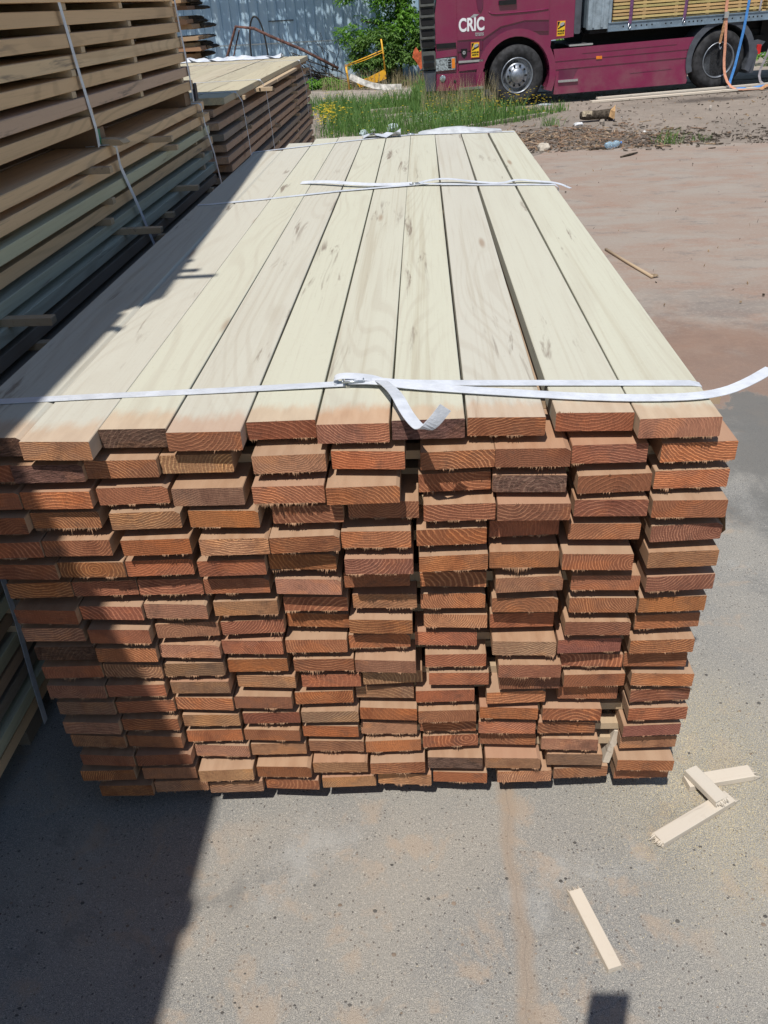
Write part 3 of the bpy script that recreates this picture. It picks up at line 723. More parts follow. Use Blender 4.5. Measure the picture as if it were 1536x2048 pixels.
def pstrap(pts, label, wd=(0, 1, 0), color=None, w=.024, group="straps round the left and far piles"):
    e = empty("strap", pts[0]); m = MB(); m.ribbon(rel(e, pts), wd, w); m.build("band", MAT['strap'], e); tag(e, label, "strap", group); return e
x_ = -.2655
pstrap([(x_, 1.83, 3.0), (x_, 1.79, 2.2), (x_, 1.76, 1.96), (x_ + .001, 1.80, 1.75), (x_ + .002, 1.845, 1.56), (x_ - .006, 1.862, 1.49)], "white strap running down the side of the upper left bundle, the nearer one")
pstrap([(x_, 3.22, 3.0), (x_, 3.24, 2.2), (x_ + .004, 3.285, 1.85), (x_ + .004, 3.33, 1.62), (x_ - .002, 3.36, 1.50)], "white strap down the far end of the upper left bundle")
xl = -.240
pstrap([(-.34, 1.90, 1.4865), (-.25, 1.93, 1.488), (-.236, 1.945, 1.478), (xl - .008, 1.98, 1.40), (xl, 2.08, 1.22), (xl, 2.16, 1.08), (xl + .008, 2.22, .95), (xl + .012, 2.3, .6), (xl + .01, 2.3, .05)], "bluish white strap slanting down the side of the lower left pile, the middle one")
pstrap([(-.34, 3.36, 1.4865), (-.25, 3.38, 1.488), (-.236, 3.385, 1.478), (xl - .006, 3.44, 1.38), (xl, 3.53, 1.22), (xl, 3.60, 1.05), (xl + .004, 3.65, .7), (xl + .004, 3.65, .05)], "bluish white strap over the far end of the lower left pile")
pstrap([(xl, .37, 1.2), (xl, .345, .8), (xl + .002, .325, .45), (xl + .002, .30, .25), (xl - .01, .30, .05)], "grey strap in deep shade low on the lower left pile, nearest the camera")
m = MB()
m.box(-.275, -.262, 0, .05, 0, .085, ch=.004)
o = m.build("strap_buckle", mat_plain("dark_plastic", (0.04, 0.04, 0.05), 0.5, 0.4), None, (0.004, 3.385, 1.497)); tag(o, "dark strap clamp at the foot of the upper left bundle's far strap", "clamp")

# far pile behind
XF = -.33; GF = "planks of the far pile behind the left piles"
fp = .0685
ftone = ['brown', 'brown', 'brown', 'dark', 'brown', 'brown', 'brown', 'dark', 'brown', 'brown', 'dark', 'brown', 'brown', 'brown', 'dark', 'brown', 'brown', 'brown', 'dark', 'brown']
NF = 19
fend = [-.17, -.075, -.035, -.02, -.012, -.005, -.01, 0, .004, 0]
for k in range(NF):
    z = 1.425 - .042 - fp * k; R = random.Random(1200 + k)
    xo = XF + (fend[k] if k < len(fend) else R.uniform(-.02, .01)) * (1 if k else 0) + R.uniform(-.006, .006)
    if k == 0: xo = XF - .005
    yaw = (-.004 if k < 3 else 0)
    yn = 4.30 + (.10, .05, -.02, .0, .02, -.02)[k % 6]
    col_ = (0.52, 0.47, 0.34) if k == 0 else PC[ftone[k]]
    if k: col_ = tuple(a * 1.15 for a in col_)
    board(xo, .21, yn, 8.93 + R.uniform(-.06, .06), z, .042, col_, f"{'sunlit edge plank on top' if k == 0 else 'rough brown edge plank, ' + ORD[k] + ' layer down,'} of the far pile{' behind the straps' if k==0 else ''}", GF, seed=200 + k)
for c in range(1, 8):
    R = random.Random(1300 + c)
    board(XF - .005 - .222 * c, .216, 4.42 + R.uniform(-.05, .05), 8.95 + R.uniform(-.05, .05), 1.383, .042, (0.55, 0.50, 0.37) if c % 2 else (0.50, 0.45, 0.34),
          f"pale sunlit plank on top of the far pile, {ORD[c]} in from its right edge", GF, seed=230 + c)
inner = MB()
for k in range(1, NF):
    z = 1.425 - .042 - fp * k; R = random.Random(1400 + k)
    for c in range(1, 8):
        x1 = XF - .06 - .222 * c
        inner.box(x1 - .20, x1, 4.33 + R.uniform(-.06, .06), 8.9 + R.uniform(-.05, .05), z, z + .042)
for y in (4.6, 6.5, 8.6): inner.box(-2.0, -.36, y, y + .1, 0, .09)
o = inner.build("lumber_stock", [mat_plain("stock_timber_grey", (0.26, 0.20, 0.15), 0.85, 0.15, var=0.25, scale=9)])
tag(o, "remaining planks packed inside the far pile", "lumber", kind="stuff")
FG = fp - .042 - .001
for k in range(1, NF):
    R = random.Random(1500 + k); zt_ = 1.425 - fp * k + .0005
    for j, y in enumerate((5.05, 6.35, 7.65, 8.75)):
        if R.random() < (.45 if k > 2 else .25) : continue
        stick(-1.9, XF + R.uniform(.0, .045), y + R.uniform(-.08, .08), zt_, FG, .04,
              f"spacer end under the {ORD[k-1]} layer on the far pile's side, {('nearest', 'second', 'third', 'farthest')[j]} row", "spacer ends on the far pile")
# loose batten lying along the side ledge
m = MB(); m.box(-.05, 0, 0, 2.15, 0, .024, ch=.002); m.box(-.012, .09, 0, .05, .001, .026, ch=.002)
o = m.build("loose_batten", MAT['offcut'], None, (XF + .035, 5.55, 1.3835 - .0001 - .025), (0, 0, .0)); tag(o, "orange tinted batten on the ledge just under the far pile's top plank", "batten"); 
o.data.materials[0] = MAT['lath']
for nm, y, lab in (("a", 4.75, "shaded"), ("b", 5.75, "sunlit")):
    zz = 1.4275
    pstrap([(-1.9, y - .1, zz), (-1.0, y - .05, zz), (XF - .03, y, zz), (XF + .004, y + .02, zz - .006), (XF + .03, y + .06, 1.36), (XF + .032, y + .12, 1.1), (XF + .03, y + .2, .7), (XF + .03, y + .25, .1)],
           f"white strap over the {lab} {'near' if nm=='a' else 'middle'} part of the far pile", w=.02)
pstrap([(-1.95, 7.9, 1.4275), (-1.2, 8.1, 1.4275), (XF - .02, 8.15, 1.4275), (XF + .006, 8.17, 1.42), (XF + .03, 8.3, 1.2), (XF + .03, 8.35, .9)], "white strap over the far end of the far pile's top", w=.02)
pstrap([(XF + .02, 8.86, 1.36), (XF + .03, 8.9, 1.0), (XF + .035, 8.92, .1)], "thin strap down the far corner of the far pile", w=.02)
# crumpled white film on the far left of its top
m = MB(); R = random.Random(5)
gx, gy = 26, 6; vs = []
for j in range(gy):
    for i in range(gx):
        vs.append((-1.95 + 1.35 * i / (gx - 1), 8.62 + .26 * j / (gy - 1) + .1 * noise.noise(Vector((i * .5, j, 2))), 1.430 + (.008 + .06 * abs(noise.noise(Vector((i * .9, j * 1.3, 0))))) * (1 if 0 < j < gy - 1 else .05)))
m.add(vs, [(j * gx + i, j * gx + i + 1, (j + 1) * gx + i + 1, (j + 1) * gx + i) for j in range(gy - 1) for i in range(gx - 1)], 0, True)
o = m.build("plastic_sheet", MAT['strap']); tag(o, "crumpled white plastic sheet on the far end of the far pile", "plastic sheet")

# ragged slab pile behind
GR = "rough slabs of the ragged pile"
R = random.Random(77); z = .02; k = 0
cc = [(0.46, 0.30, 0.17), (0.38, 0.22, 0.13), (0.52, 0.36, 0.20), (0.27, 0.16, 0.10), (0.42, 0.29, 0.18)]
while z < 2.45:
    t = R.uniform(.045, .075); xr = -1.93 + R.uniform(-.13, .06) + (.10 if z < 1.7 else 0)
    if z < 1.25: t = .09
    m = MB(); prof = []
    a = xr - .42; wob_ = [R.uniform(-.004, .004) for _ in range(8)]
    m.prism([(a, 0), (xr - .012, 0 + abs(wob_[0])), (xr, t * .25), (xr - R.uniform(.0, .02), t * .88), (xr - .03, t - .002), (a, t - .004)], 0, .9)
    for q in range(1):
        m.prism([(xr - .05, .004), (xr + .05, t * .2), (xr + .07, t * .5), (xr + .03, t * .85), (xr - .05, t - .004)], .35, .88, 1)
    yn = 10.0 + R.uniform(-.10, .10)
    o = m.build("rough_slab", [MAT['pile'], mat_bark] if 'mat_bark' in globals() else [MAT['pile'], mat_plain("bark_edge" , (0.09, 0.075, 0.06), 0.95, 0.05, var=.3, scale=25, bump=.6)], None, (0, yn, z), (0, R.uniform(-.02, .02), R.uniform(-.05, .05)))
    if 'mat_bark' not in globals(): mat_bark = o.data.materials[1]
    o.color = (*cc[k % 5], .3)
    tag(o, f"bark edged slab, {ORD[min(k, 21)]} up from the ground in the ragged pile by the shed", "slab", GR)
    z += t + R.uniform(.0, .006); k += 1

# ------------------------------------------------------------------ offcuts on the concrete
def offcut(x, y, z, L, w, t, rz, label, torn=(1, 1), ry=0.0, rx=0.0, col=None, mat='offcut'):
    m = MB(); R = random.Random(int(abs(x * 1000 + y * 100)))
    m.box(-w / 2, w / 2, 0, L, 0, t, ch=.0015)
    for s, yy in ((0, 0), (1, L)):
        if not torn[s]: continue
        for q in range(9):
            xx = -w / 2 + w * (q + .15) / 9; d = R.uniform(.004, .022) * (1 if s else -1)
            z0, z1 = R.uniform(0.0005, t * .4), R.uniform(t * .6, t * .99)
            m.add([(xx, yy, z0), (xx + w / 9, yy, z0), (xx + w / 9, yy, z1), (xx, yy, z1), (xx + w / 18, yy + d, (z0 + z1) / 2)], [(0, 1, 4), (1, 2, 4), (2, 3, 4), (3, 0, 4)])
    o = m.build("lath_offcut", MAT[mat], None, (x, y, z), (rx, ry, rz)); tag(o, label, "lath offcut", "broken lath offcuts on the concrete"); return o
# the crossed heap: ends given on the slab
def between(ax, ay, bx, by): return math.hypot(bx - ax, by - ay), -math.atan2(bx - ax, by - ay)
L, rz = between(1.550, -.083, 1.775, .052); offcut(1.550, -.083, .001, L, .040, .021, rz, "lowest broken lath of the crossed heap, longest, both ends splintered")
L, rz = between(1.672, .100, 1.862, .138); offcut(1.672, .100, .001, L, .041, .021, rz, "white lath lying behind the crossed heap with one torn end", (0, 1))
L, rz = between(1.688, .128, 1.742, .022); offcut(1.688, .128, .0235, L, .041, .020, rz, "tan lath bridging the other two in the crossed heap", (0, 1), mat='offcut')
L, rz = between(1.311, -.230, 1.372, -.420); offcut(1.311, -.230, .001, L, .034, .018, rz, "lone pale lath offcut lying by itself in front of the stack", (1, 0))
m = MB(); m.tube([(2.51, 5.72, .012), (2.60, 5.3, .014), (2.705, 4.87, .012)], [.012, .012, .014], 6); m.add([(2.69, 4.86, .01), (2.76, 4.89, .012), (2.75, 4.92, .02), (2.70, 4.9, .03)], [(0, 1, 2, 3), (0, 3, 2, 1)])
o = m.build("wooden_stick", MAT['lath']); tag(o, "thin brown stick lying on the dusty concrete right of the pale planks", "stick")
for nm, pts, lab in (("t1", [(3.56, 10.25, .01), (3.70, 10.36, .02), (3.84, 10.52, .015)], "short grey twig on the concrete below the crushed bottle"), ("t2", [(3.26, 10.93, .02), (3.38, 10.95, .025), (3.50, 10.93, .02)], "flat brown bark sliver left of the crushed bottle"), ("t3", [(4.95, 13.2, .02), (5.2, 13.25, .03), (5.5, 13.45, .02)], "dark twig lying on the dirt right of the log")):
    m = MB(); m.tube(pts, [.012, .016, .008], 5); o = m.build("twig", mat_bark); tag(o, lab, "twig")

# ------------------------------------------------------------------ dirt yard clutter
m = MB(); R = random.Random(21); chips = [mat_plain("chip_pale", (0.42, 0.31, 0.21), .9, .1, var=.3, scale=30), mat_plain("chip_grey", (0.25, 0.21, 0.18), .9, .1, var=.3, scale=30), mat_bark, mat_plain("chip_brown", (0.30, 0.20, 0.14), .9, .1, var=.3, scale=30)]
def chip(x, y, s, mi):
    a = R.uniform(0, pi); ca, sa = cos(a), sin(a); l = s; w_ = s * R.uniform(.06, .28); h = R.uniform(.004, .018); z0 = (gz(x, y) if y > 11 else 0) + R.uniform(-.002, .012); ti = R.uniform(-.02, .02)
    vs = [(x + u * l * ca - v_ * w_ * sa, y + u * l * sa + v_ * w_ * ca, z0 + hh + u * ti) for hh in (0, h) for u, v_ in ((-.5, -.5), (.5, -.3), (.45, .5), (-.5, .4))]
    m.add(vs, [(0, 3, 2, 1), (4, 5, 6, 7), (0, 1, 5, 4), (1, 2, 6, 5), (2, 3, 7, 6), (3, 0, 4, 7)], mi)
for _ in range(2300):
    x = R.gauss(3.15, .75); y = R.gauss(11.9, .55)
    if y < 10.9 or x < 2.2: continue
    chip(x, y, R.uniform(.02, .11) * (1 if R.random() < .88 else 2.4), R.choice((0, 3, 3, 1, 1, 2)))
for _ in range(1100):
    x = R.uniform(2.3, 10.5); y = R.uniform(11.2, 17.5)
    chip(x, y, R.uniform(.012, .06), R.choice((0, 1, 1, 2)))
for _ in range(700):
    x = R.uniform(3.6, 8.5); y = R.gauss(11.5, .35)
    chip(x, y, R.uniform(.03, .10), R.choice((1, 2, 2)))
for _ in range(170):
    x = R.uniform(1.8, 6.5); y = R.uniform(2.0, 10.8)
    chip(x, y, R.uniform(.006, .02), R.choice((0, 1, 2)))
o = m.build("wood_debris", chips, fixn=False); tag(o, "bark chips and wood splinters littering the dirt", "wood debris", kind="stuff")
# small loose sawdust flakes round the crossed laths
m = MB()
for _ in range(5200):
    x = R.gauss(1.74, .16); y = R.gauss(.10, .20)
    if x < 1.58 and y > -.05: continue
    s = R.uniform(.002, .007); a = R.uniform(0, pi)
    m.add([(x, y, .0015), (x + s * cos(a), y + s * sin(a), .002 + R.uniform(0, .002)), (x + s * cos(a) - .001 * sin(a), y + s * sin(a) + .0012, .003)], [(0, 1, 2)])
for _ in range(900):
    x = R.uniform(-.2, 2.2); y = R.uniform(-1.0, .3)
    if y > -.06 and x < 1.6: continue
    s = R.uniform(.001, .005); a = R.uniform(0, pi)
    m.add([(x, y, .0015), (x + s * cos(a), y + s * sin(a), .002), (x + s * cos(a) - .001 * sin(a), y + s * sin(a) + .0012, .0025)], [(0, 1, 2)])
o = m.build("sawdust", [mat_plain("sawdust_flakes", (0.66, 0.56, 0.36), .9, .1)], fixn=False); tag(o, "yellow sawdust flakes scattered on the concrete by the crossed laths", "sawdust", kind="stuff")
# pebbles proud of the slab
m = MB(); R = random.Random(31)
for _ in range(1700):
    x = R.uniform(-.4, 2.3); y = R.uniform(-.9, .6)
    if x < 1.62 and y > -.08: continue
    s = .001 + .006 * R.random() ** 4; a = R.uniform(0, pi); q = R.uniform(.5, .9)
    vs = [(x + s * cos(a + t) * (1 if i % 2 else q), y + s * sin(a + t) * q, .0008) for i, t in enumerate([0, 1.05, 2.1, 3.14, 4.2, 5.2])] + [(x, y, s * .45)]
    m.add(vs, [(i, (i + 1) % 6, 6) for i in range(6)], R.choice((0, 0, 1)), True)
o = m.build("gravel", [mat_plain("dark_pebble", (0.10, 0.095, 0.09), .7, .3), mat_plain("brown_pebble", (0.24, 0.19, 0.15), .7, .3)], fixn=False); tag(o, "small dark stones set in the concrete surface", "gravel", kind="stuff")

# log
LX, LY, LZ = on(3.93, 13.95)
e = empty("log", (LX, LY, LZ + .09), (0, 0, .06))
m = MB(); pts = [(-.42 + .07 * i, .01 * sin(i * 2), 0) for i in range(12)]; m.tube(pts, [.07, .085, .09, .092, .09, .088, .09, .092, .095, .10, .105, .11], 12)
m.build("bark", mat_bark, e)
m = MB(); m.add([(.36, -.11, -.09), (.36, -.11, .06), (.38, -.02, .17), (.40, .05, .12), (.40, .1, -.05), (.22, -.115, -.03), (.25, -.10, .09)], [(0, 1, 2, 3, 4), (0, 5, 6, 1), (1, 6, 2), (4, 3, 2, 1, 0)])
m.build("split_face", mat_plain("raw_log_wood", (0.52, 0.33, 0.17), .9, .1, var=.2, scale=20), e)
m = MB(); m.box(-.40, -.17, -.088, -.05, -.01, .09, ch=.01); m.build("pale_patch", mat_plain("peeled_wood", (0.55, 0.47, 0.35), .9, .1, var=.25, scale=20), e)
e.scale = (.7, .75, .8)
tag(e, "short thick log with an orange split end, on the dirt near the truck", "log")
for (x, y, z, sx, sy, sz, rz, mt, nm, lab, cat) in [
    (3.93, 13.55, .0, .09, .08, .07, .3, (0.33, 0.29, 0.25), "stone", "rounded brown stone just in front of the log", "stone"),
    (3.52, 13.45, .0, .16, .07, .05, .1, (0.75, 0.77, 0.80), "plastic_scrap", "flat white plastic scrap lying left of the log", "plastic scrap"),
    (2.66, 11.15, .0, .17, .20, .085, .35, (0.52, 0.47, 0.40), "concrete_block", "pale broken block beside the far right corner of the front stack", "block"),
    (6.05, 14.75, .0, .05, .05, .06, .5, (0.42, 0.38, 0.34), "stone", "small pale stone on the dark oily patch of dirt", "stone"),
    (4.35, 12.35, .0, .05, .04, .03, .5, (0.8, 0.8, 0.78), "paper_scrap", "tiny white paper scrap above the grass tuft", "scrap"),
    (3.35, 16.55, .0, .28, .10, .03, -.1, (0.38, 0.43, 0.48), "metal_sheet", "bent grey metal sheet lying behind the truck's front tyre", "metal sheet"),
    (-.05, 13.35, .0, .16, .10, .09, .7, (0.60, 0.72, 0.78), "plastic_bag", "crumpled pale blue bag in the grass by the far pile's corner", "bag"),
    (.42, 13.7, .02, .22, .10, .10, .4, (0.62, 0.72, 0.80), "plastic_wrapper", "crumpled bluish wrapper in the grass behind the far strap", "wrapper"),
    (.10, 13.75, .0, .14, .08, .05, .1, (0.55, 0.62, 0.60), "plastic_scrap", "pale scrap half hidden in the grass behind the stack", "plastic scrap")]:
    m = MB(); R = random.Random(int(x * 100)); vs = []
    for zz, kk in ((0, 1.0), (.5, 1.08), (1.0, .72)):
        for q in range(7):
            a = 2 * pi * q / 7; rr = R.uniform(.75, 1.1) * kk
            vs.append((cos(a) * sx / 2 * rr, sin(a) * sy / 2 * rr, zz * sz * R.uniform(.9, 1.1)))
    m.add(vs, [[j * 7 + q, j * 7 + (q + 1) % 7, (j + 1) * 7 + (q + 1) % 7, (j + 1) * 7 + q] for j in range(2) for q in range(7)] + [list(range(14, 21)), list(range(6, -1, -1))])
    o = m.build(nm, mat_plain(nm + "_surface", mt, .8, .3, var=.15, scale=15, bump=.3), None, Vector(on(x, y)) + Vector((0, 0, z)), (0, 0, rz)); tag(o, lab, cat)
# crushed bottle
e = empty("plastic_bottle", (3.60, 11.0, .05), (0, 0, .6))
mg = N("clear_blue_plastic", .12, .5); mg.b.inputs["Base Color"].default_value = (.55, .78, .95, 1); mg.b.inputs["Transmission Weight"].default_value = .6; mg.b.inputs["Alpha"].default_value = .8
m = MB(); m.tube([(-.13, 0, 0), (-.12, 0, .004), (-.06, 0, .01), (0, 0, -.002), (.06, 0, .012), (.10, 0, .01), (.13, 0, .012), (.145, 0, .012)], [.03, .042, .045, .036, .045, .034, .015, .014], 12); m.build("body", mg.m, e)
m = MB(); m.tube([(.145, 0, .012), (.165, 0, .012)], .017, 10); m.build("cap", mat_plain("blue_cap", (.05, .2, .6), .4, .5), e)
tag(e, "crushed clear blue plastic bottle at the edge of the wood chips", "bottle")

# long boards lying by the truck
def tw(X, Y, Z=0.0):
    """truck-frame point -> world"""
    c, s_ = cos(0.1281), sin(0.1281); return Vector((2.7067 + X * c - Y * s_, 15.8746 + X * s_ + Y * c, 0.0825 + X * .0159 + Z))
for (a, b, w_, t, z, lab) in (((1.35, -.42), (4.75, -.30), .13, .035, .0, "long pale board lying on the dirt along the truck's skirt, the nearer one"), ((1.5, -.28), (5.05, -.12), .10, .035, .036, "long pale board beside the truck, reaching past its rear wheel")):
    A, B = tw(*a), tw(*b); L = (B - A).length; rz = -math.atan2(B.x - A.x, B.y - A.y); m = MB(); m.box(-w_ / 2, w_ / 2, 0, L, 0, t, ch=.002)
    o = m.build("loose_board", MAT['offcut'], None, (A.x, A.y, A.z + z), (math.asin((B.z - A.z) / L), 0, rz)); tag(o, lab, "board")
# weathered boards half sunk in the grass
for i, (x0, y0, x1, y1, w_, h) in enumerate([(-.05, 14.3, 1.0, 14.75, .10, .05), (-.30, 14.9, .85, 15.3, .12, .07), (-.1, 15.9, .75, 16.3, .12, .09), (1.2, 13.25, 3.1, 14.4, .08, .05)]):
    L, rz = between(x0, y0, x1, y1); m = MB(); m.box(-w_ / 2, w_ / 2, 0, L, 0, h, ch=.006)
    o = m.build("weathered_board", mat_plain("grey_weathered_wood", (0.34, 0.31, 0.26), .9, .1, var=.25, scale=14, bump=.3), None, (x0, y0, gz(x0, y0) - .01), (math.atan2(gz(x1, y1) - gz(x0, y0), L), 0, rz))
    tag(o, ["nearest grey weathered board sunk in the grass behind the stack", "middle grey weathered board sunk in the grass", "farthest grey weathered board sunk in the grass", "thin grey board along the grass edge right of the far strap"][i], "board", "weathered boards in the grass")

# ------------------------------------------------------------------ plants
def leaf_mat(name, a, b, trans=.25):
    m = N(name, .55, .3); g = m.n("ShaderNodeNewGeometry"); rnd = g.outputs["Random Per Island"]
    c = m.mix(rnd, a, b)
    m.color(c)
    tr = m.n("ShaderNodeBsdfTranslucent"); m.put(tr.inputs[0], m.mix(1.0, c, (1.5, 1.8, .8), 'MULTIPLY'))
    mx = m.n("ShaderNodeMixShader"); mx.inputs[0].default_value = trans
    m.t.links.new(m.b.outputs[0], mx.inputs[1]); m.t.links.new(tr.outputs[0], mx.inputs[2])
    m.t.links.new(mx.outputs[0], m.t.nodes["Material Output"].inputs[0]); return m.m
GRASS = leaf_mat("grass_blades", (0.075, 0.165, 0.045), (0.17, 0.28, 0.085))
LEAF = leaf_mat("tree_leaves", (0.09, 0.20, 0.035), (0.20, 0.37, 0.07), .35)
LEAF2 = leaf_mat("shrub_leaves", (0.06, 0.13, 0.03), (0.16, 0.27, 0.07))
BARK = mat_plain("tree_bark", (0.12, 0.095, 0.075), .9, .1, var=.3, scale=12, bump=.6)

def blade(m, x, y, h, w_, lean, R, mi=0):
    a = R.uniform(0, 2 * pi); dx, dy = cos(a) * lean * h, sin(a) * lean * h; b = R.uniform(0, pi); wx, wy = cos(b) * w_, sin(b) * w_
    g0 = gz(x, y) if abs(x) + abs(y) > 3 else 0
    m.add([(x - wx, y - wy, g0 - .01), (x + wx, y + wy, -.01), (x + dx * .35 + wx * .7, y + dy * .35 + wy * .7, g0 + h * .6), (x + dx * .35 - wx * .7, y + dy * .35 - wy * .7, g0 + h * .6), (x + dx, y + dy, g0 + h)], [(0, 1, 2, 3), (3, 2, 4)], mi)
m = MB(); R = random.Random(41)
def inside(x, y):
    if y < 13.35 + max(0, (x - 1.2)) * .62 - .3: return 0
    right = 1.6 + (1.6 if y > 14.0 else .6)
    if x > 3.4 + .3 * sin(y * 3): return 0
    if y > 17.6 + .5 * noise.noise(Vector((x, y, 3))) and x < .7: return 0
    if y > 19.9: return 0
    if x > 2.1 and y > 14.9: return 0
    d = .62 + 1.1 * noise.noise(Vector((x * 1.3, y * 1.1, 1.7)))
    if x > .75: d += .5
    if 14.0 < y < 16.4 and -.4 < x < .9: d -= .35
    return d
cnt = 0; flowers = []
while cnt < 17000:
    x = R.uniform(-3.2, 3.6); y = R.uniform(12.9, 20.0)
    d = inside(x, y)
    if R.random() > d: continue
    hmax = .30 + .22 * max(0, noise.noise(Vector((x * .8, y * .8, 9)))) + (.12 if x > .9 and y > 15.0 else 0)
    h = R.uniform(.2, 1) ** 1.4 * hmax * 1.15 * (.6 if x > 2.7 else 1)
    blade(m, x, y, h, R.uniform(.004, .009), R.uniform(.1, .6), R); cnt += 1
    if R.random() < .05: flowers.append((x, y, h))
o = m.build("grass", [GRASS], fixn=False); tag(o, "long rough grass between the front stack and the truck", "grass", kind="stuff")
m = MB()
for _ in range(420):                                     # dry stalks in front of the bumper
    x = R.uniform(.9, 2.3); y = R.uniform(14.5, 15.6); blade(m, x, y, R.uniform(.35, .75), .0025, R.uniform(.05, .35), R)
for _ in range(500):
    x = R.uniform(-1.6, 1.2); y = R.uniform(21.0, 21.6); blade(m, x, y, R.uniform(.2, .5), .004, R.uniform(.05, .4), R)
o = m.build("dry_grass", [leaf_mat("dry_stalks", (0.30, 0.25, 0.14), (0.42, 0.36, 0.24), .1)], fixn=False); tag(o, "thin dry seed stalks standing in front of the truck's bumper", "dry grass", kind="stuff")
m = MB()
def fl(x, y, z, s, mi):
    z += gz(x, y)
    for q in range(5):
        a = 2 * pi * q / 5; m.add([(x, y, z), (x + s * cos(a - .5), y + s * sin(a - .5), z + s * .3), (x + s * 1.2 * cos(a), y + s * 1.2 * sin(a), z + s * .1), (x + s * cos(a + .5), y + s * sin(a + .5), z + s * .3)], [(0, 1, 2, 3)], mi)
for (x, y, h) in flowers:
    if R.random() < .55: fl(x, y, h + .01, R.uniform(.010, .018), 0)
for _ in range(170): fl(R.gauss(-.72, .16), R.gauss(14.4, .35), R.uniform(.12, .34), R.uniform(.014, .024), 0)
for _ in range(300):
    x, y = R.uniform(1.0, 3.1), R.uniform(13.9, 15.8); fl(x, y, R.uniform(.08, .35), R.uniform(.010, .018), 0)
for _ in range(700):
    x, y = R.gauss(1.15, .42), R.gauss(13.95, .22); fl(x, y, R.uniform(.05, .2), R.uniform(.006, .011), 1)
o = m.build("wildflowers", [mat_plain("yellow_petals", (.80, .60, .04), .6, .2), mat_plain("white_petals", (.55, .60, .48), .6, .2)], fixn=False); tag(o, "small yellow and white wildflowers dotted through the grass", "wildflowers", kind="stuff")
# weed tufts
for (x, y, h, nb, lab) in ((4.42, 11.2, .26, 60, "grass tuft growing at the edge of the concrete, right of the bottle"), (3.05, 13.3, .2, 50, "low green weed left of the white plastic scrap"), (4.95, 11.35, .14, 26, "sparse little weed right of the grass tuft")):
    m = MB()
    for _ in range(nb): blade(m, R.gauss(0, .09), R.gauss(0, .05), h * R.uniform(.4, 1), .005, R.uniform(.3, 1.1), R)
    o = m.build("weed", [GRASS], None, (x, y, gz(x, y)), fixn=False); tag(o, lab, "weed")

def leafcloud(m, blobs, nleaf, R, size=(.07, .13), droop=.5, mi=0):
    tot = sum(b[3] * b[4] * b[5] for b in blobs)
    for (cx, cy, cz, rx, ry, rz) in blobs:
        nn = int(nleaf * rx * ry * rz / tot); k = 0
        while k < nn:
            u = Vector((R.gauss(0, 1), R.gauss(0, 1), R.gauss(0, 1))).normalized() * (R.random() ** .45)
            p = Vector((cx + u.x * rx, cy + u.y * ry, cz + u.z * rz))
            if noise.noise(p * 1.9) < -.12 or p.z < .02: continue
            # a spray of three to five leaflets
            a = R.uniform(0, 2 * pi); ax = Vector((cos(a), sin(a), -droop * R.random())).normalized(); sd = ax.cross(Vector((0, 0, 1))).normalized(); nn_ = sd.cross(ax)
            for q in range(R.randint(3, 5)):
                l = R.uniform(*size); w_ = l * .17; an = R.uniform(-1.1, 1.1)
                d = (ax * cos(an) + sd * sin(an) + nn_ * R.uniform(-.4, .3)).normalized(); s2 = d.cross(nn_).normalized()
                b0 = p + ax * l * .25 * q
                m.add([b0, b0 + d * l * .45 + s2 * w_, b0 + d * l - Vector((0, 0, l * .2)), b0 + d * l * .45 - s2 * w_], [(0, 1, 2, 3)], mi)
            k += 1
def tree(name, base, blobs, nleaf, seed, label, mat, trunk=None, size=(.07, .13), cat="tree"):
    e = empty(name, base); R = random.Random(seed); m = MB()
    if trunk:
        for pts, rs in trunk: m.tube(pts, rs, 8)
        m.build("trunk", BARK, e)
    m = MB(); leafcloud(m, blobs, nleaf, R, size); m.build("crown", mat, e, fixn=False); tag(e, label, cat); return e
tree("broadleaf_tree", (.35, 22.6, 0), [(-.25, 0, 2.0, .95, .5, .7), (.30, -.2, 1.35, .75, .5, .55), (-.75, .1, 2.9, 1.2, .7, .6), (.4, 0, 2.9, 1.0, .7, .7), (-1.25, -.2, 1.15, .5, .3, .36), (-.45, .1, .9, .9, .4, .5), (.55, 0, .8, .5, .4, .5), (-1.2, 0, 2.1, .5, .4, .35)], 8200, 3,
     "bright green broadleaf tree growing against the blue shed, left of the truck", LEAF,
     [([(0, .1, -.05), (.05, .1, 1.0), (-.05, .05, 2.2), (.05, 0, 3.6)], [.10, .085, .065, .03]), ([(.03, .1, .9), (-.5, .0, 1.4), (-.95, -.1, 1.5)], [.04, .03, .012]), ([(0, .1, 1.6), (.4, 0, 2.3), (.7, 0, 3.0)], [.045, .03, .012]), ([(-.02, .1, 2.0), (-.5, 0, 2.8), (-.9, 0, 3.2)], [.04, .03, .012])])
tree("tall_tree", (-3.6, 23.6, 0), [(-1.8, -.6, 4.7, 2.0, 1.0, 1.1), (.3, -.5, 4.9, 2.0, 1.0, 1.2), (2.2, -.3, 4.6, 1.7, .9, 1.0), (-3.9, -.4, 5.0, 1.8, 1.0, 1.1)], 1500, 4, "tree whose crown hangs over the shed wall above the picture", LEAF2,
     [([(-3.2, .2, -.05), (-3.1, .2, 2.5), (-2.8, 0, 4.5)], [.14, .12, .08]), ([(-2.9, .1, 3.9), (-.5, -.3, 4.6), (2.0, -.3, 4.7)], [.07, .05, .02])], (.10, .2))
tree("elder_shrub", (.2, 21.9, 0), [(.05, 0, .45, .75, .35, .42), (.75, .1, .75, .45, .35, .6), (-.75, .15, .75, .45, .3, .45), (-.3, 0, .9, .6, .3, .5)], 3200, 6, "tangled dark shrub behind the yellow metal bracket", LEAF2, None, (.06, .12), "shrub")
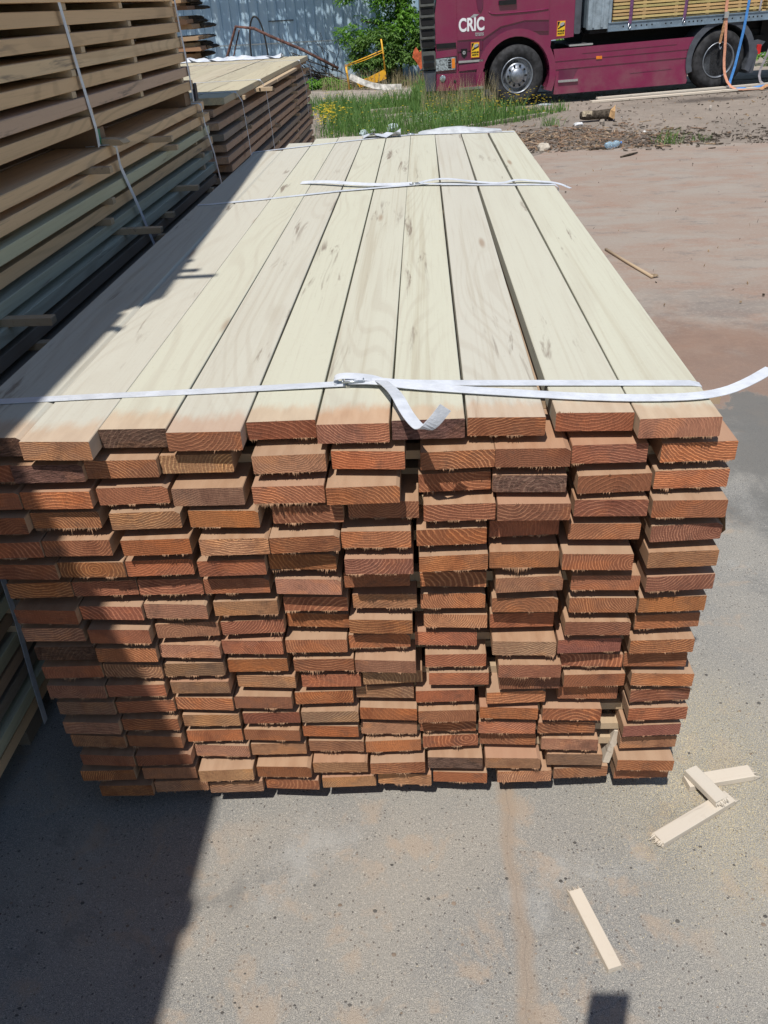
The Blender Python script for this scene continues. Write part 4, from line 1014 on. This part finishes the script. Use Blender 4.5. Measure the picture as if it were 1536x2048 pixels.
tree("nettle_clump", (-1.5, 21.85, 0), [(-.55, 0, .15, .55, .22, .16), (.15, 0, .16, .45, .2, .2), (.6, 0, .12, .3, .2, .15), (-1.2, .1, .15, .4, .2, .15), (.5, -.2, .2, .6, .25, .2)], 1700, 7, "low clump of nettles at the foot of the shed, behind the far pile", LEAF, None, (.08, .16), "plant")
tree("creeper_shrub", (6.8, 21.0, 0), [(0, 0, .5, 2.6, .6, .55), (-2.4, 0, .7, 1.0, .5, .7), (3, 0, .5, 1.8, .6, .6)], 900, 8, "green growth glimpsed through the gap under the trailer", LEAF, None, (.10, .2), "shrub")

# ------------------------------------------------------------------ shed wall
m = N("painted_sheet_metal", .45, .4); o_ = m.obj()
st = m.noise(m.scl(o_, 5, 1, .35), 1.0, 4); rs = m.noise(o_, 2.2, 6, .7)
c = m.mix(m.rng(st, .35, .7), (0.33, 0.48, 0.63), (0.43, 0.57, 0.69)); c = m.mix(m.rng(rs, .62, .75, 0, .5), c, (0.50, 0.52, 0.52)); c = m.mix(m.rng(m.noise(o_, 1.1, 7, .75), .62, .70, 0, .6), c, (0.17, 0.14, 0.12))
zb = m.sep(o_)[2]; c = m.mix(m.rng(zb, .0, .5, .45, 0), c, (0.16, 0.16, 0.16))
m.color(c)
e = empty("shed_wall", (-8.5, 24.6, 0)); wall = MB(); x = -13; prof = []
while x < 24:
    prof += [(x, 0), (x + .20, 0), (x + .215, -.035), (x + .245, -.035), (x + .26, 0)]; x += .26
K = len(prof); vs = [(a, b, 0) for a, b in prof] + [(a, b, 5.2) for a, b in prof] + [(a, b + .04, 0) for a, b in prof] + [(a, b + .04, 5.2) for a, b in prof]
wall.add(vs, [(i, i + 1, K + i + 1, K + i) for i in range(K - 1)] + [(2 * K + i + 1, 2 * K + i, 3 * K + i, 3 * K + i + 1) for i in range(K - 1)] + [(K + i, K + i + 1, 3 * K + i + 1, 3 * K + i) for i in range(K - 1)])
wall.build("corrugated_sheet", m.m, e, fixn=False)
wr = MB(); wr.box(-13, 24, -.02, .06, 5.2, 5.32, ch=.01); wr.box(-13, 24, -.045, -.037, 1.02, 1.05) 
wr.build("rail", MAT['steel'], e)
sc_ = MB()
for (a, b, c0, d0) in ((8.0, 8.9, .55, .62), (5.2, 5.9, 1.55, 1.58)): sc_.box(a, b, -.05, -.042, c0, d0)
sc_.build("flashing", mat_plain("dark_flashing", (.1, .11, .12), .6, .3), e)
tag(e, "blue painted corrugated metal shed wall across the back of the yard", "shed wall")

# scrap beside the shed
RUST = mat_plain("rusty_steel", (0.13, 0.065, 0.055), .8, .3, var=.3, scale=14, bump=.3)
m = MB(); m.tube([(-4.42, 22.4, .0), (-4.15, 22.4, .8), (-3.78, 22.3, 1.52), (-3.3, 22.2, 1.46), (-2.9, 22.1, 1.28), (-2.1, 22.0, .95), (-1.2, 21.9, .5)], .035, 8)
m.tube([(-4.30, 22.45, .0), (-3.72, 22.4, 1.44)], .018, 6)
o = m.build("bent_pipe", RUST); tag(o, "rusty bent pipe frame leaning in front of the blue shed wall", "pipe")
m = MB(); m.tube(smooth([(-3.55, 22.7, .6), (-3.53, 22.7, 1.35), (-3.42, 22.7, 1.72), (-3.25, 22.7, 1.70), (-3.13, 22.7, 1.3), (-3.08, 22.7, .5)], 2), .022, 8)
o = m.build("rubber_hose", mat_plain("black_rubber", (.02, .02, .022), .6, .4)); tag(o, "black hose looped up in an arch against the shed wall", "hose")
m = MB(); R = random.Random(61)
for _ in range(70):
    x, y = R.gauss(-1.75, .38), 22.3 + R.gauss(0, .2); z = abs(R.gauss(.45 - .35 * (x + 2.2), .15)); z = min(max(z, .05), .75); a = R.uniform(-.5, .25); l = R.uniform(.3, 1.0)
    p = Vector((x, y, z)); d = Vector((cos(a), R.uniform(-.3, .3), sin(a) - .25)).normalized()
    q1 = p + d * l * .5; q0 = p - d * l * .5; q0.z = max(q0.z, .02); q1.z = max(q1.z, .02)
    m.tube([q0, p + Vector((0, 0, R.uniform(-.04, .04))), q1], [.014, .012, .004], 5)
for _ in range(14):
    x = R.uniform(-2.6, -1.3); m.tube([(x, 22.5, .4), (x + R.uniform(-.2, .2), 22.5, .8), (x + R.uniform(-.5, .4), 22.45, 1.0 + R.uniform(0, .35))], [.010, .007, .003], 4)
o = m.build("brushwood", mat_plain("dark_twigs", (.045, .038, .035), .9, .1)); tag(o, "heap of dark dead branches below the shed wall behind the far pile", "brushwood", kind="stuff")
YEL = N("chipped_yellow_paint", .5, .4); yo = YEL.obj(); YEL.color(YEL.mix(YEL.rng(YEL.noise(yo, 9, 6, .7), .54, .58), (0.78, 0.42, 0.03), (0.20, 0.10, 0.04)))
e = empty("metal_bracket", (-.53, 21.2, .36), (0, .0, .1))
m = MB(); m.prism([(-.20, -.12), (.10, -.06), (.56, .12), (.57, -.10), (.35, -.16), (-.10, -.26)], 0, .03); m.build("plate", YEL.m, e)
m = MB(); m.tube([(.545, 0, .1), (.52, .0, .42), (.48, 0, .76)], .020, 8); m.build("upright", YEL.m, e)
m = MB(); m.tube([(.50, .05, .52), (.1, .2, .38), (-.4, .4, .22)], .015, 6); m.tube([(.50, .05, .47), (.1, .2, .33), (-.4, .4, .19)], .010, 6); m.build("rail", YEL.m, e)
m = MB(); m.tube([(-.36, 0, -.30), (-.39, 0, .0), (-.42, 0, .26)], .025, 8); m.build("leg", YEL.m, e)
tag(e, "old yellow painted metal bracket with chipped paint lying in the weeds", "metal bracket")
e = empty("curved_plank", (0, 0, 0)); m = MB()
pts = smooth([(-.84, 21.1, .36), (-.50, 20.9, .22), (-.1, 20.8, .11), (.42, 20.8, .10)], 2); m.ribbon(pts, (0, .25, 1), .13, .05)
m.build("board", mat_plain("silvered_board", (0.58, 0.57, 0.54), .9, .1, var=.25, scale=10, bump=.3), e); tag(e, "curved silver grey board leaning against the yellow bracket", "board")
m = MB(); ps = [(0, 0, .42), (.08, -.02, .30), (.18, 0, .40), (.20, .02, .2), (.15, 0, .02), (.10, .02, -.05), (0, 0, .12), (-.09, -.02, .22), (-.06, 0, .34)]
m.prism([(x, z) for x, y, z in ps], -.03, .05); o = m.build("orange_scrap", mat_plain("faded_orange", (0.62, 0.14, 0.06), .6, .3, var=.25), None, (.80, 20.0, .55)); 
m2 = MB(); m2.tube([(0, 0, 0), (.04, 0, .62)], .012, 6); pl = m2.build("post", RUST, o, (.12, .02, -.55)); tag(o, "torn orange plastic on a thin post just behind the truck's grille", "scrap")

# ------------------------------------------------------------------ truck
def paint(name, c, rough=.22, coat=.8):
    m = N(name, rough, .5); v = m.obj(); n1 = m.noise(v, 3, 5, .6); n2 = m.noise(v, 30, 4, .7)
    cc_ = m.mix(m.rng(n1, .35, .75, 0, .35), c, (c[0] * .75 + .03, c[1] * .75 + .03, c[2] * .75 + .03))
    zz = m.sep(v)[2]; cc_ = m.mix(m.math('MULTIPLY', m.rng(zz, .15, .75, .30, .05), m.rng(n1, .3, .7)), cc_, (.25, .18, .16))
    m.color(cc_); m.b.inputs["Coat Weight"].default_value = coat; m.b.inputs["Coat Roughness"].default_value = .12
    return m.m
PUR = paint("magenta_truck_paint", (0.19, 0.006, 0.062))
PURD = paint("dark_magenta_panel", (0.11, 0.007, 0.045), .4, .2)
GRY = mat_plain("grey_plastic", (0.075, 0.085, 0.105), .6, .4, var=.12, scale=8)
GRL = mat_plain("grille_plastic", (0.10, 0.105, 0.10), .6, .4, var=.12, scale=8)
BLK = mat_plain("black_chassis", (0.012, 0.012, 0.014), .7, .3)
TYR = mat_plain("tyre_rubber", (0.035, 0.036, 0.040), .8, .25, var=.3, scale=10)
RIM = mat_plain("wheel_alloy", (0.30, 0.33, 0.38), .4, .5, .7, .15, 12)
CHR = mat_plain("bright_steel", (0.62, 0.65, 0.70), .25, .5, .9, .05, 20)
WHT = mat_plain("white_vinyl", (0.78, 0.80, 0.85), .4, .4, var=.04)
GREYV = mat_plain("grey_vinyl", (0.35, 0.36, 0.38), .4, .4, var=.04)
YST = mat_plain("warning_yellow", (0.80, 0.52, 0.03), .5, .3, var=.06); RST = mat_plain("warning_red", (0.60, 0.12, 0.06), .5, .3, var=.06)
AMB = mat_plain("amber_lens", (0.75, 0.22, 0.02), .3, .5); RED = mat_plain("red_lens", (0.55, 0.02, 0.02), .3, .5)
GLS = mat_plain("headlamp_glass", (0.42, 0.50, 0.55), .12, .6, .4, .4, 30)
TE = empty("truck", (2.7067, 15.8746, 0.0825), (0, -0.0159, 0.1281))
def P(name, mb, mats, parent=TE, **k): return mb.build(name, mats, parent, **k)
def archprof(cx, cz, r, x0, x1, n=14, a0=180, a1=0):
    return [(cx + r * cos(radians(a0 + (a1 - a0) * i / n)), cz + r * sin(radians(a0 + (a1 - a0) * i / n))) for i in range(n + 1)]
D = 2.42
# cab body: panel behind everything, with wheel arch cut in its lower edge
arch = archprof(.0, .52, .63, 0, 0, 16, 170, 10)
m = MB(); prof = [(-1.50, .40), (-.64, .36)] + arch + [(.66, 1.05), (1.08, 1.08), (1.08, 3.3), (.9, 3.45), (-1.0, 3.45), (-1.40, 2.2), (-1.50, 1.6)]
m.prism(prof, 0.05, D - .05)
body = P("cab", m, PUR)
# door skin, slightly proud, and sill steps in a darker tone
m = MB(); m.prism([(-1.10, 1.16), (-.62, 1.16), (-.30, 1.33), (.16, 1.40), (.60, 1.38), (.60, 2.9), (-1.05, 2.9), (-1.10, 2.0)], .028, .05); dr = P("door", m, PUR)
m = MB(); m.box(-.34, -.02, -.012, .028, 1.66, 1.735, ch=.012); P("handle", m, BLK, dr)
m = MB(); m.prism([(-.80, 2.02), (-.72, 1.62), (-.67, 1.58), (-.63, 1.66), (-.62, 2.02)], .012, .0275); P("mirror_recess", m, PURD, dr)
m = MB(); m.prism([(-.95, 2.05), (.5, 2.05), (.5, 2.75), (-.95, 2.75)], .015, .0275); P("window", m, mat_plain("cab_glass", (.02, .025, .03), .08, .6), dr)
m = MB(); m.prism([(-.62, 1.12), (-.28, 1.30), (.16, 1.37), (.60, 1.35), (.60, 1.20), (.30, 1.22), (-.10, 1.24), (-.35, 1.10), (-.55, .95), (-.60, .85), (-.63, .85)], .02, .05); P("door_sill", m, PURD)
m = MB(); m.prism([(-1.10, .98), (-1.10, 1.13), (-.64, 1.13), (-.64, .98)], .03, .05); P("shadow_gap", m, PURD)
m = MB(); m.tube(smooth([(-.52, .03, 1.57), (-.45, .022, 1.53), (-.2, .022, 1.53), (.25, .022, 1.535), (.58, .025, 1.55)], 1), .012, 6); P("door_crease", m, PUR)
# fender band round the wheel
outer = archprof(.0, .52, .76, 0, 0, 20, 192, -24); inn = archprof(.0, .52, .64, 0, 0, 20, 190, -26)
m = MB(); m.prism(outer + inn[::-1], -.02, .35); P("wheel_arch", m, PUR)
m = MB(); m.prism(archprof(.0, .52, .65, 0, 0, 16, 200, -20) , .30, .36); P("arch_liner", m, BLK)
# bumper corner with steps
m = MB(); m.prism([(-1.52, .36), (-.60, .33), (-.60, .62), (-1.50, .64)], -.01, .9); P("bumper", m, PUR)
m = MB(); m.prism([(-1.50, .90), (-1.12, .92), (-1.12, 1.03), (-1.50, 1.01)], -.012, .5); P("lamp_brow", m, PUR)
m = MB(); m.box(-1.49, -1.13, -.004, .06, 1.05, 1.13); P("vent_recess", m, BLK)
m = MB(); m.prism([(-1.08, .64), (-.62, .66), (-.62, .97), (-1.08, .95)], .0, .06); P("step_panel", m, PURD)
m = MB(); m.prism([(-1.08, .66), (-.60, .68), (-.60, .78), (-1.08, .76)], -.012, .05); P("step_ledge", m, PUR)
m = MB(); m.box(-1.09, -.62, -.02, .02, .795, .83, ch=.004); P("step_edge", m, CHR)
m = MB(); m.box(-1.06, -.66, -.013, .0, .42, .62); P("step_recess", m, PURD)
m = MB(); m.box(-1.09, -.62, -.03, .02, .345, .39, ch=.004); P("step_edge", m, CHR)
m = MB(); m.prism([(-1.51, .69), (-1.15, .70), (-1.145, .90), (-1.51, .89)], -.018, .1); hl = P("headlight", m, GLS)
m = MB(); m.box(-1.215, -1.155, -.0215, -.0185, .72, .88); P("indicator", m, AMB, hl)
for q in range(4):
    pass
m = MB()
for q in range(4): m.box(-1.285, -1.225, -.0225, -.0185, .725 + q * .04, .75 + q * .04)
P("reflector", m, BLK, hl)
m = MB(); m.disc((-1.39, -.012, .565), [(.055, 0), (.055, -.01), (.048, -.014), (.001, -.014)], 20); P("fog_lamp", m, GLS)
m = MB(); m.disc((-1.16, -.012, .50), [(.028, 0), (.028, -.004), (.001, -.004)], 12); P("tow_hole", m, BLK)
m = MB(); R = random.Random(1)
# side-turned front face: grille with rounded ribs
g = MB(); g.box(-1.76, -1.505, .04, D - .05, .72, 1.02, ch=.02); g.box(-1.78, -1.505, .05, D - .05, 1.06, 2.4, ch=.03)
gr = P("grille", g, GRL)
g = MB()
for q, zz in enumerate((.80, .92, 1.15, 1.32, 1.49, 1.66, 1.83, 2.0)):
    g = MB()
    if q < 2: g.box(-1.74, -1.54, .015, .045, zz - .035, zz + .035, ch=.012)
    else: g.box(-1.755, -1.53, .02, .052, zz - .055, zz + .045, ch=.018)
    P("grille_slot", g, BLK, gr)
g = MB()
for zz in (1.235, 1.40, 1.575, 1.745, 1.915): g.box(-1.775, -1.52, -.002, .045, zz - .018, zz + .018, ch=.008)
P("grille_rib", g, GRL, gr)
g = MB(); g.prism([(-1.70, .36), (-1.52, .36), (-1.505, .70), (-1.74, .70)], .06, D - .06); P("front_apron", g, GRY)
# stickers
def sticker(x, z, s=1.0):
    m = MB(); m.box(x, x + .16 * s, -.0065, -.002, z, z + .25 * s); k = P("warning_sign", m, RST)
    dy = -.026 if x < 0 else .046
    k.location = (0, dy if x < 0 else .05, 0)
    m = MB(); m.box(x + .010 * s, x + .15 * s, -.0082, -.007, z + .01 * s, z + .24 * s); y_ = P("warning_face", m, YST, k)
    m = MB(); m.prism([(x + .012 * s, z + .125 * s), (x + .148 * s, z + .215 * s), (x + .148 * s, z + .165 * s), (x + .03 * s, z + .115 * s)], -.0094, -.0086); m.prism([(x + .012 * s, z + .135 * s), (x + .012 * s, z + .235 * s), (x + .06 * s, z + .235 * s)], -.0094, -.0086); P("pictogram", m, BLK, k)
    m = MB(); m.prism([(x + .05 * s, z + .17 * s), (x + .07 * s, z + .215 * s), (x + .13 * s, z + .225 * s), (x + .14 * s, z + .19 * s), (x + .09 * s, z + .165 * s)], -.0104, -.0096); P("pictogram", m, GREYV, k)
    for q, tx in enumerate(("ANGLES", "MORTS")):
        t = text(tx, .036 * s, BLK, k, (x + .08 * s, -.0095, z + (.075 - .042 * q) * s), "warning_text", .002)
    return k
def text(s, size, mat, parent, loc, name, off=0.0, ext=.0006, sx=1.0):
    cu = bpy.data.curves.new(name, 'FONT'); cu.body = s; cu.size = size; cu.align_x = 'CENTER'; cu.extrude = ext; cu.offset = off; cu.fill_mode = 'BOTH'
    o = bpy.data.objects.new(name, cu); COL.objects.link(o)
    dg = bpy.context.evaluated_depsgraph_get(); me = bpy.data.meshes.new_from_object(o.evaluated_get(dg)); bpy.data.objects.remove(o)
    me.materials.clear(); me.materials.append(mat)
    o = bpy.data.objects.new(name, me); COL.objects.link(o); o.parent = parent; o.location = loc; o.rotation_euler = (pi / 2, 0, 0); o.scale = (sx, 1, 1); return o
sticker(-.86, .865); sticker(.755, 1.10)
lg = text("CRIC", .285, WHT, TE, (-.835, .0245, 1.30), "logo", .009, .002, .74)
text("trans", .105, GREYV, lg, (.20, -.09, 0), "logo_text", .002, .002).rotation_euler = (0, 0, 0)
m = MB(); m.prism([(-.865, 1.505), (-.79, 1.555), (-.70, 1.545), (-.775, 1.50)], .0225, .0275); P("logo_mark", m, GREYV)
m = MB(); m.prism([(-1.04, 1.02), (-.92, 1.02), (-.93, .91), (-.98, .86), (-1.03, .91)], -.004, .001); sh = P("badge", m, BLK); sh.location = (0, -.0, 0)
m = MB(); m.disc((-.98, -.005, .955), [(.03, 0), (.03, -.003), (.018, -.003), (.018, 0)], 16); P("badge_ring", m, GREYV, sh)
# cab rear edge fairing
m = MB(); m.box(1.08, 1.20, .04, .5, 1.12, 3.2, ch=.02); P("side_fairing", m, GRY)
# wheels
def wheel(x, front, name="wheel"):
    k = empty(name, (x, .0, .515)); k.parent = TE
    m = MB(); rr = .515
    m.disc((0, 0, 0), [(.29, .02), (.31, -.012), (.40, -.030), (.455, -.022), (.495, .008), (rr, .05), (rr, .24), (.49, .28), (.40, .30), (.29, .28)], 56); P("tyre", m, TYR, k)
    m = MB()
    if front:
        m.disc((0, 0, 0), [(.300, .02), (.305, -.018), (.292, -.026), (.280, -.010), (.262, .03), (.245, .055), (.225, .055), (.215, .012), (.19, .0), (.135, -.004), (.125, -.05), (.115, -.066), (.001, -.072)], 48)
    else:
        m.disc((0, 0, 0), [(.300, .02), (.305, -.018), (.292, -.026), (.282, -.008), (.270, .05), (.255, .13), (.235, .165), (.14, .17), (.13, .12), (.12, .06), (.10, .05), (.001, .05)], 48)
    P("rim", m, RIM, k)
    m = MB(); rr2 = .172 if front else .195; yy = 0.0 if front else .165
    for q in range(10):
        a = 2 * pi * q / 10; m.disc((rr2 * cos(a), yy, rr2 * sin(a)), [(.019, .01), (.019, -.022), (.012, -.03), (.001, -.03)], 8)
    P("wheel_nuts", m, BLK, k)
    if front:
        m = MB()
        for q in range(10):
            a = 2 * pi * (q + .5) / 10; m.disc((.236 * cos(a), .052, .236 * sin(a)), [(.017, .004), (.017, -.004), (.001, -.004)], 10)
        P("vent_hole", m, BLK, k)
    return k
wheel(0.02, True); wheel(3.895, False)
# chassis
m = MB(); m.box(.3, 5.0, .55, D - .55, .62, .95); m.box(-1.3, 5.0, .45, .60, .55, .85); m.box(.75, 3.2, .10, .5, .25, .86); m.box(-1.3, .8, .3, D - .3, .45, 1.0)
P("chassis", m, BLK)
# side skirt with pressed grooves
m = MB(); m.prism([(.74, .15), (3.30, .16), (3.44, .93), (.70, .90), (.76, .6)], .0, .09); sk = P("side_skirt", m, PUR)
m = MB(); m.prism([(.72, .70), (3.33, .735), (3.35, .755), (.72, .722)], -.010, .0); m.prism([(1.25, .80), (3.05, .83), (3.05, .838), (1.25, .808)], -.008, .0); m.prism([(.75, .565), (3.30, .60), (3.31, .62), (.75, .585)], -.012, .0); m.prism([(.76, .148), (3.31, .158), (3.33, .235), (.77, .22)], -.02, .02)
P("trim_ridge", m, PUR, sk)
m = MB(); m.prism([(.82, .40), (1.10, .40), (1.19, .57), (.82, .555)], -.004, .0); P("step_recess", m, PURD, sk)
m = MB(); m.box(.81, 1.19, -.03, .02, .345, .385, ch=.005); P("step_edge", m, CHR, sk)
m = MB(); m.box(1.52, 1.63, -.014, .001, .685, .735, ch=.004); P("marker_lamp", m, AMB, sk)
m = MB(); m.prism([(2.2, .40), (3.0, .42), (3.0, .43), (2.2, .41)], -.005, .0); P("panel_crease", m, PURD, sk)
m = MB(); m.box(1.0, 1.45, .02, .4, .925, .955, ch=.01); P("tank_top", m, CHR)
# rear mudguard
fo = archprof(3.92, .55, .66, 0, 0, 22, 200, -24); fi = archprof(3.92, .55, .555, 0, 0, 22, 200, -24)
m = MB(); m.prism(fo + fi[::-1], -.03, .45); P("rear_mudguard", m, GRY)
m = MB(); m.prism([(4.52, .78), (4.66, .80), (4.80, .76), (4.68, .62), (4.60, .55)], .05, .4); m.prism([(4.50, .25), (4.62, .25), (4.66, .6), (4.55, .75)], .0, .4); P("mud_flap", m, GRY)
m = MB(); m.box(4.64, 4.72, .02, .10, .56, .72, ch=.01); P("tail_lamp", m, RED)
# air lines between cab and load
m = MB()
for q in range(3): m.tube(smooth([(1.18, .5 + q * .2, 2.2), (1.25, .5 + q * .2, 1.5), (1.35 + q * .03, .5 + q * .2, 1.15), (1.45, .6, 1.05)], 2), .018, 6)
P("air_hose", m, mat_plain("hose_black", (.03, .03, .035), .5, .4))
for o in [c for c in TE.children_recursive if c.type == 'MESH' and c.name.split('.')[0] in ('cab', 'grille', 'grille_slot', 'grille_rib', 'front_apron', 'bumper', 'lamp_brow')]:
    for v_ in o.data.vertices:
        if v_.co.x < -1.2 and v_.co.y > .1: v_.co.x += .125 * (v_.co.y - .1)
tag(TE, "magenta tractor truck parked across the back of the yard, front wheel in the grass", "truck")

# trailer
TR = empty("semi_trailer", TE.location, TE.rotation_euler)
BLUG = mat_plain("blue_grey_steel", (0.20, 0.27, 0.34), .5, .4, .2, .12, 10)
def Q(name, mb, mats, parent=TR): return mb.build(name, mats, parent)
m = MB(); m.box(1.70, 9.0, -.04, .02, 1.13, 1.255, ch=.004); m.box(1.70, 9.0, -.055, .05, 1.12, 1.135); m.box(1.70, 9.0, -.055, .05, 1.25, 1.262)
Q("side_rail", m, BLUG)
m = MB(); R = random.Random(9)
for x in [1.98, 2.08, 2.22, 2.32, 2.42, 2.52, 2.78, 2.88, 3.14, 3.22, 3.30, 3.38, 3.46, 3.70, 3.78, 3.86, 4.04, 4.2, 4.36, 4.44, 4.52, 4.60, 4.9, 5.0, 5.1]:
    m.disc((x, -.0405, 1.185), [(.014, .0), (.014, -.002), (.001, -.002)], 8)
Q("lashing_holes", m, BLK)
m = MB(); m.box(1.32, 1.76, .0, .10, 1.17, 3.1, ch=.01); m.box(1.40, 1.44, -.02, .0, 1.2, 3.1); m.box(1.56, 1.60, -.02, .0, 1.2, 3.1); m.box(1.70, 1.745, -.025, .0, 1.2, 3.1)
Q("headboard_post", m, mat_plain("pale_blue_grey_steel", (0.30, 0.37, 0.43), .5, .4, .2, .15, 10))
m = MB(); m.box(1.40, 9.0, .1, D - .1, 1.10, 1.26); m.box(4.9, 9.0, .5, 1.0, .55, 1.1); m.box(1.4, 9, .6, 1.8, .95, 1.1); Q("deck", m, BLK)
m = MB(); m.box(1.35, 1.75, .1, D - .1, 1.2, 3.1); Q("headboard", m, BLUG)
for x in (7.1, 8.3):
    k = empty("wheel", (x, .02, .515)); k.parent = TR
    m = MB(); m.disc((0, 0, 0), [(.29, .02), (.31, -.012), (.40, -.030), (.495, .008), (.515, .05), (.515, .24), (.40, .30), (.29, .28)], 40); Q("tyre", m, TYR, k)
    m = MB(); m.disc((0, 0, 0), [(.300, .02), (.292, -.026), (.27, .04), (.20, .1), (.12, .02), (.001, .0)], 32); Q("rim", m, RIM, k)
tag(TR, "flatbed trailer with a perforated blue grey side rail behind the magenta cab", "trailer")
# its load: long yellow boards
GT = "yellow boards loaded on the trailer"
for k in range(11):
    z = 1.30 + .055 * k + .0; R = random.Random(2000 + k)
    for (a, b, nm) in ((1.80, 4.62, "front bundle"), (4.70, 8.6, "rear bundle")):
        m = MB(); m.box(a, b, .03, .25, z, z + .038, ch=.002)
        o = m.build("loaded_board", MAT['pile'], None); o.data.transform(Matrix.Identity(4)); o.matrix_world = Matrix.LocRotScale(TE.location, TE.rotation_euler.to_quaternion(), None)
        o.color = (0.62 * R.uniform(.9, 1.1), 0.44 * R.uniform(.9, 1.08), 0.20, .3)
        tag(o, f"yellow board on the trailer, {ORD[k]} layer up in the {nm}", "board", GT)
m = MB()
for k in range(11):
    z = 1.30 + .055 * k
    m.box(1.82, 4.60, .26, 2.2, z, z + .038); m.box(4.72, 8.6, .26, 2.2, z, z + .038)
    for x in (2.35, 2.95, 3.55, 4.15, 4.45, 5.3, 6.2, 7.5): m.box(x, x + .06, .034, .5, z - .0165, z - .0005)
m.box(1.8, 8.6, .05, 2.2, 1.262, 1.285)
o = m.build("lumber_stock", [mat_plain("stock_timber_yellow", (0.50, 0.35, 0.17), .85, .15, var=.2, scale=9)]); o.matrix_world = Matrix.LocRotScale(TE.location, TE.rotation_euler.to_quaternion(), None)
tag(o, "remaining yellow boards inside the trailer's load", "lumber", kind="stuff")
# ratchet straps
def tstrap(pts, w_, mat, label, wd=(1, 0, 0), extra=None, group="lashing straps on the trailer"):
    e = empty("lashing_strap", TE.location, TE.rotation_euler); m = MB(); m.ribbon(pts, wd, w_, .004); m.build("webbing", mat, e)
    if extra:
        m = MB(); extra(m); m.build("ratchet", CHR, e)
    tag(e, label, "strap", group); return e
ORG = mat_plain("faded_orange_webbing", (0.62, 0.30, 0.20), .8, .2, var=.12, scale=30); ORG2 = mat_plain("worn_orange_webbing", (0.45, 0.25, 0.13), .8, .2, var=.2, scale=30)
BLU = mat_plain("blue_webbing", (0.07, 0.25, 0.62), .7, .3, var=.12, scale=30); PRP = mat_plain("dark_purple_webbing", (0.16, 0.07, 0.16), .8, .2, var=.2, scale=30); GRW = mat_plain("grey_webbing", (0.33, 0.31, 0.33), .8, .2)
tstrap([(3.87, -.045, 2.4), (3.885, -.05, 1.7), (3.89, -.065, 1.30), (3.89, -.08, 1.2)], .055, ORG, "orange lashing strap hanging over the rear wheel from the yellow load", extra=lambda m: (m.box(3.85, 3.93, -.115, -.07, 1.20, 1.30, ch=.008)))
tstrap(smooth([(3.90, -.09, 1.22), (3.92, -.10, 1.0), (3.945, -.11, .75), (3.96, -.13, .45), (4.0, -.2, .2), (4.12, -.32, .03), (4.35, -.45, .01), (4.9, -.5, .02), (5.4, -.4, .02)], 1), .05, ORG, "loose orange strap end trailing to the ground beside the rear wheel")
tstrap([(3.89, -.09, 1.20), (3.86, -.10, .98), (3.84, -.10, .80)], .05, ORG2, "short worn orange strap with a hook, hanging in front of the rear wheel", extra=lambda m: m.tube([(3.84, -.10, .80), (3.83, -.10, .74), (3.86, -.10, .70), (3.88, -.10, .74)], .012, 6))
tstrap([(4.36, -.045, 2.4), (4.31, -.05, 1.5), (4.28, -.07, 1.0), (4.25, -.07, .72), (4.20, -.10, .40), (4.13, -.14, .16), (4.10, -.2, .02)], .05, BLU, "bright blue strap slanting down across the rear wheel")
tstrap(smooth([(4.10, -.25, .012), (4.3, -.35, .05), (4.45, -.3, .015), (4.7, -.35, .06), (5.0, -.25, .03), (5.4, -.3, .02)], 2), .07, BLU, "blue webbing lying in folds on the ground by the rear wheel", (0, 1, .2))
tstrap(smooth([(4.55, -.55, .012), (4.7, -.5, .09), (4.85, -.62, .03), (5.0, -.52, .07), (5.15, -.6, .02)], 2), .09, ORG2, "dark red brown strap crumpled on the ground at the right picture edge", (0, 1, .3))
tstrap([(2.10, -.045, 2.4), (2.10, -.05, 1.55), (2.10, -.05, 1.33), (2.09, -.06, 1.22)], .06, PRP, "dark purple strap over the front of the yellow load", extra=lambda m: m.tube([(2.09, -.06, 1.25), (2.06, -.07, 1.19), (2.09, -.07, 1.15), (2.12, -.07, 1.19)], .008, 6))
tstrap([(3.14, -.045, 2.4), (3.13, -.05, 1.55), (3.12, -.05, 1.36), (3.11, -.06, 1.22)], .055, PRP, "purple and blue strap over the middle of the yellow load", extra=lambda m: m.tube([(3.11, -.06, 1.27), (3.08, -.07, 1.21), (3.11, -.07, 1.17), (3.14, -.07, 1.21)], .008, 6))
tstrap(smooth([(4.95, -.05, 1.7), (4.93, -.09, 1.0), (4.78, -.1, .5), (4.68, -.12, .25), (4.74, -.16, .06), (5.0, -.25, .01)], 1), .045, GRW, "grey webbing hanging at the right picture edge behind the mud flap")
tstrap([(4.56, -.05, 2.4), (4.55, -.05, 1.6), (4.53, -.06, 1.27)], .035, GRW, "pale strap with a small hook at the rear end of the front load")

# the phone that takes the picture (its shadow falls on the slab)
e = empty("mobile_phone", (0.9695, -1.4383, 1.9112)); 
m = MB(); m.box(-.044, .044, -.085, .085, -.005, .005, ch=.002)
q = M.to_3x3().to_4x4(); o = m.build("case", BLK, e, fixn=True)
o.data.transform(Matrix.Rotation(0, 4, 'X')); 
o.data.transform(Matrix((( 1, 0, 0, 0), (0, 0.0, 1, 0), (0, 1, 0, 0), (0, 0, 0, 1))) @ Matrix.Identity(4))
o.data.transform(Matrix.Rotation(0, 4, 'Z'))
o.data.transform(Matrix.Translation((0, -.012, -.03)))
e.location = (1.012, -1.4383, 1.985)
tag(e, "dark phone held upright at eye level, throwing the small shadow at the bottom", "phone")
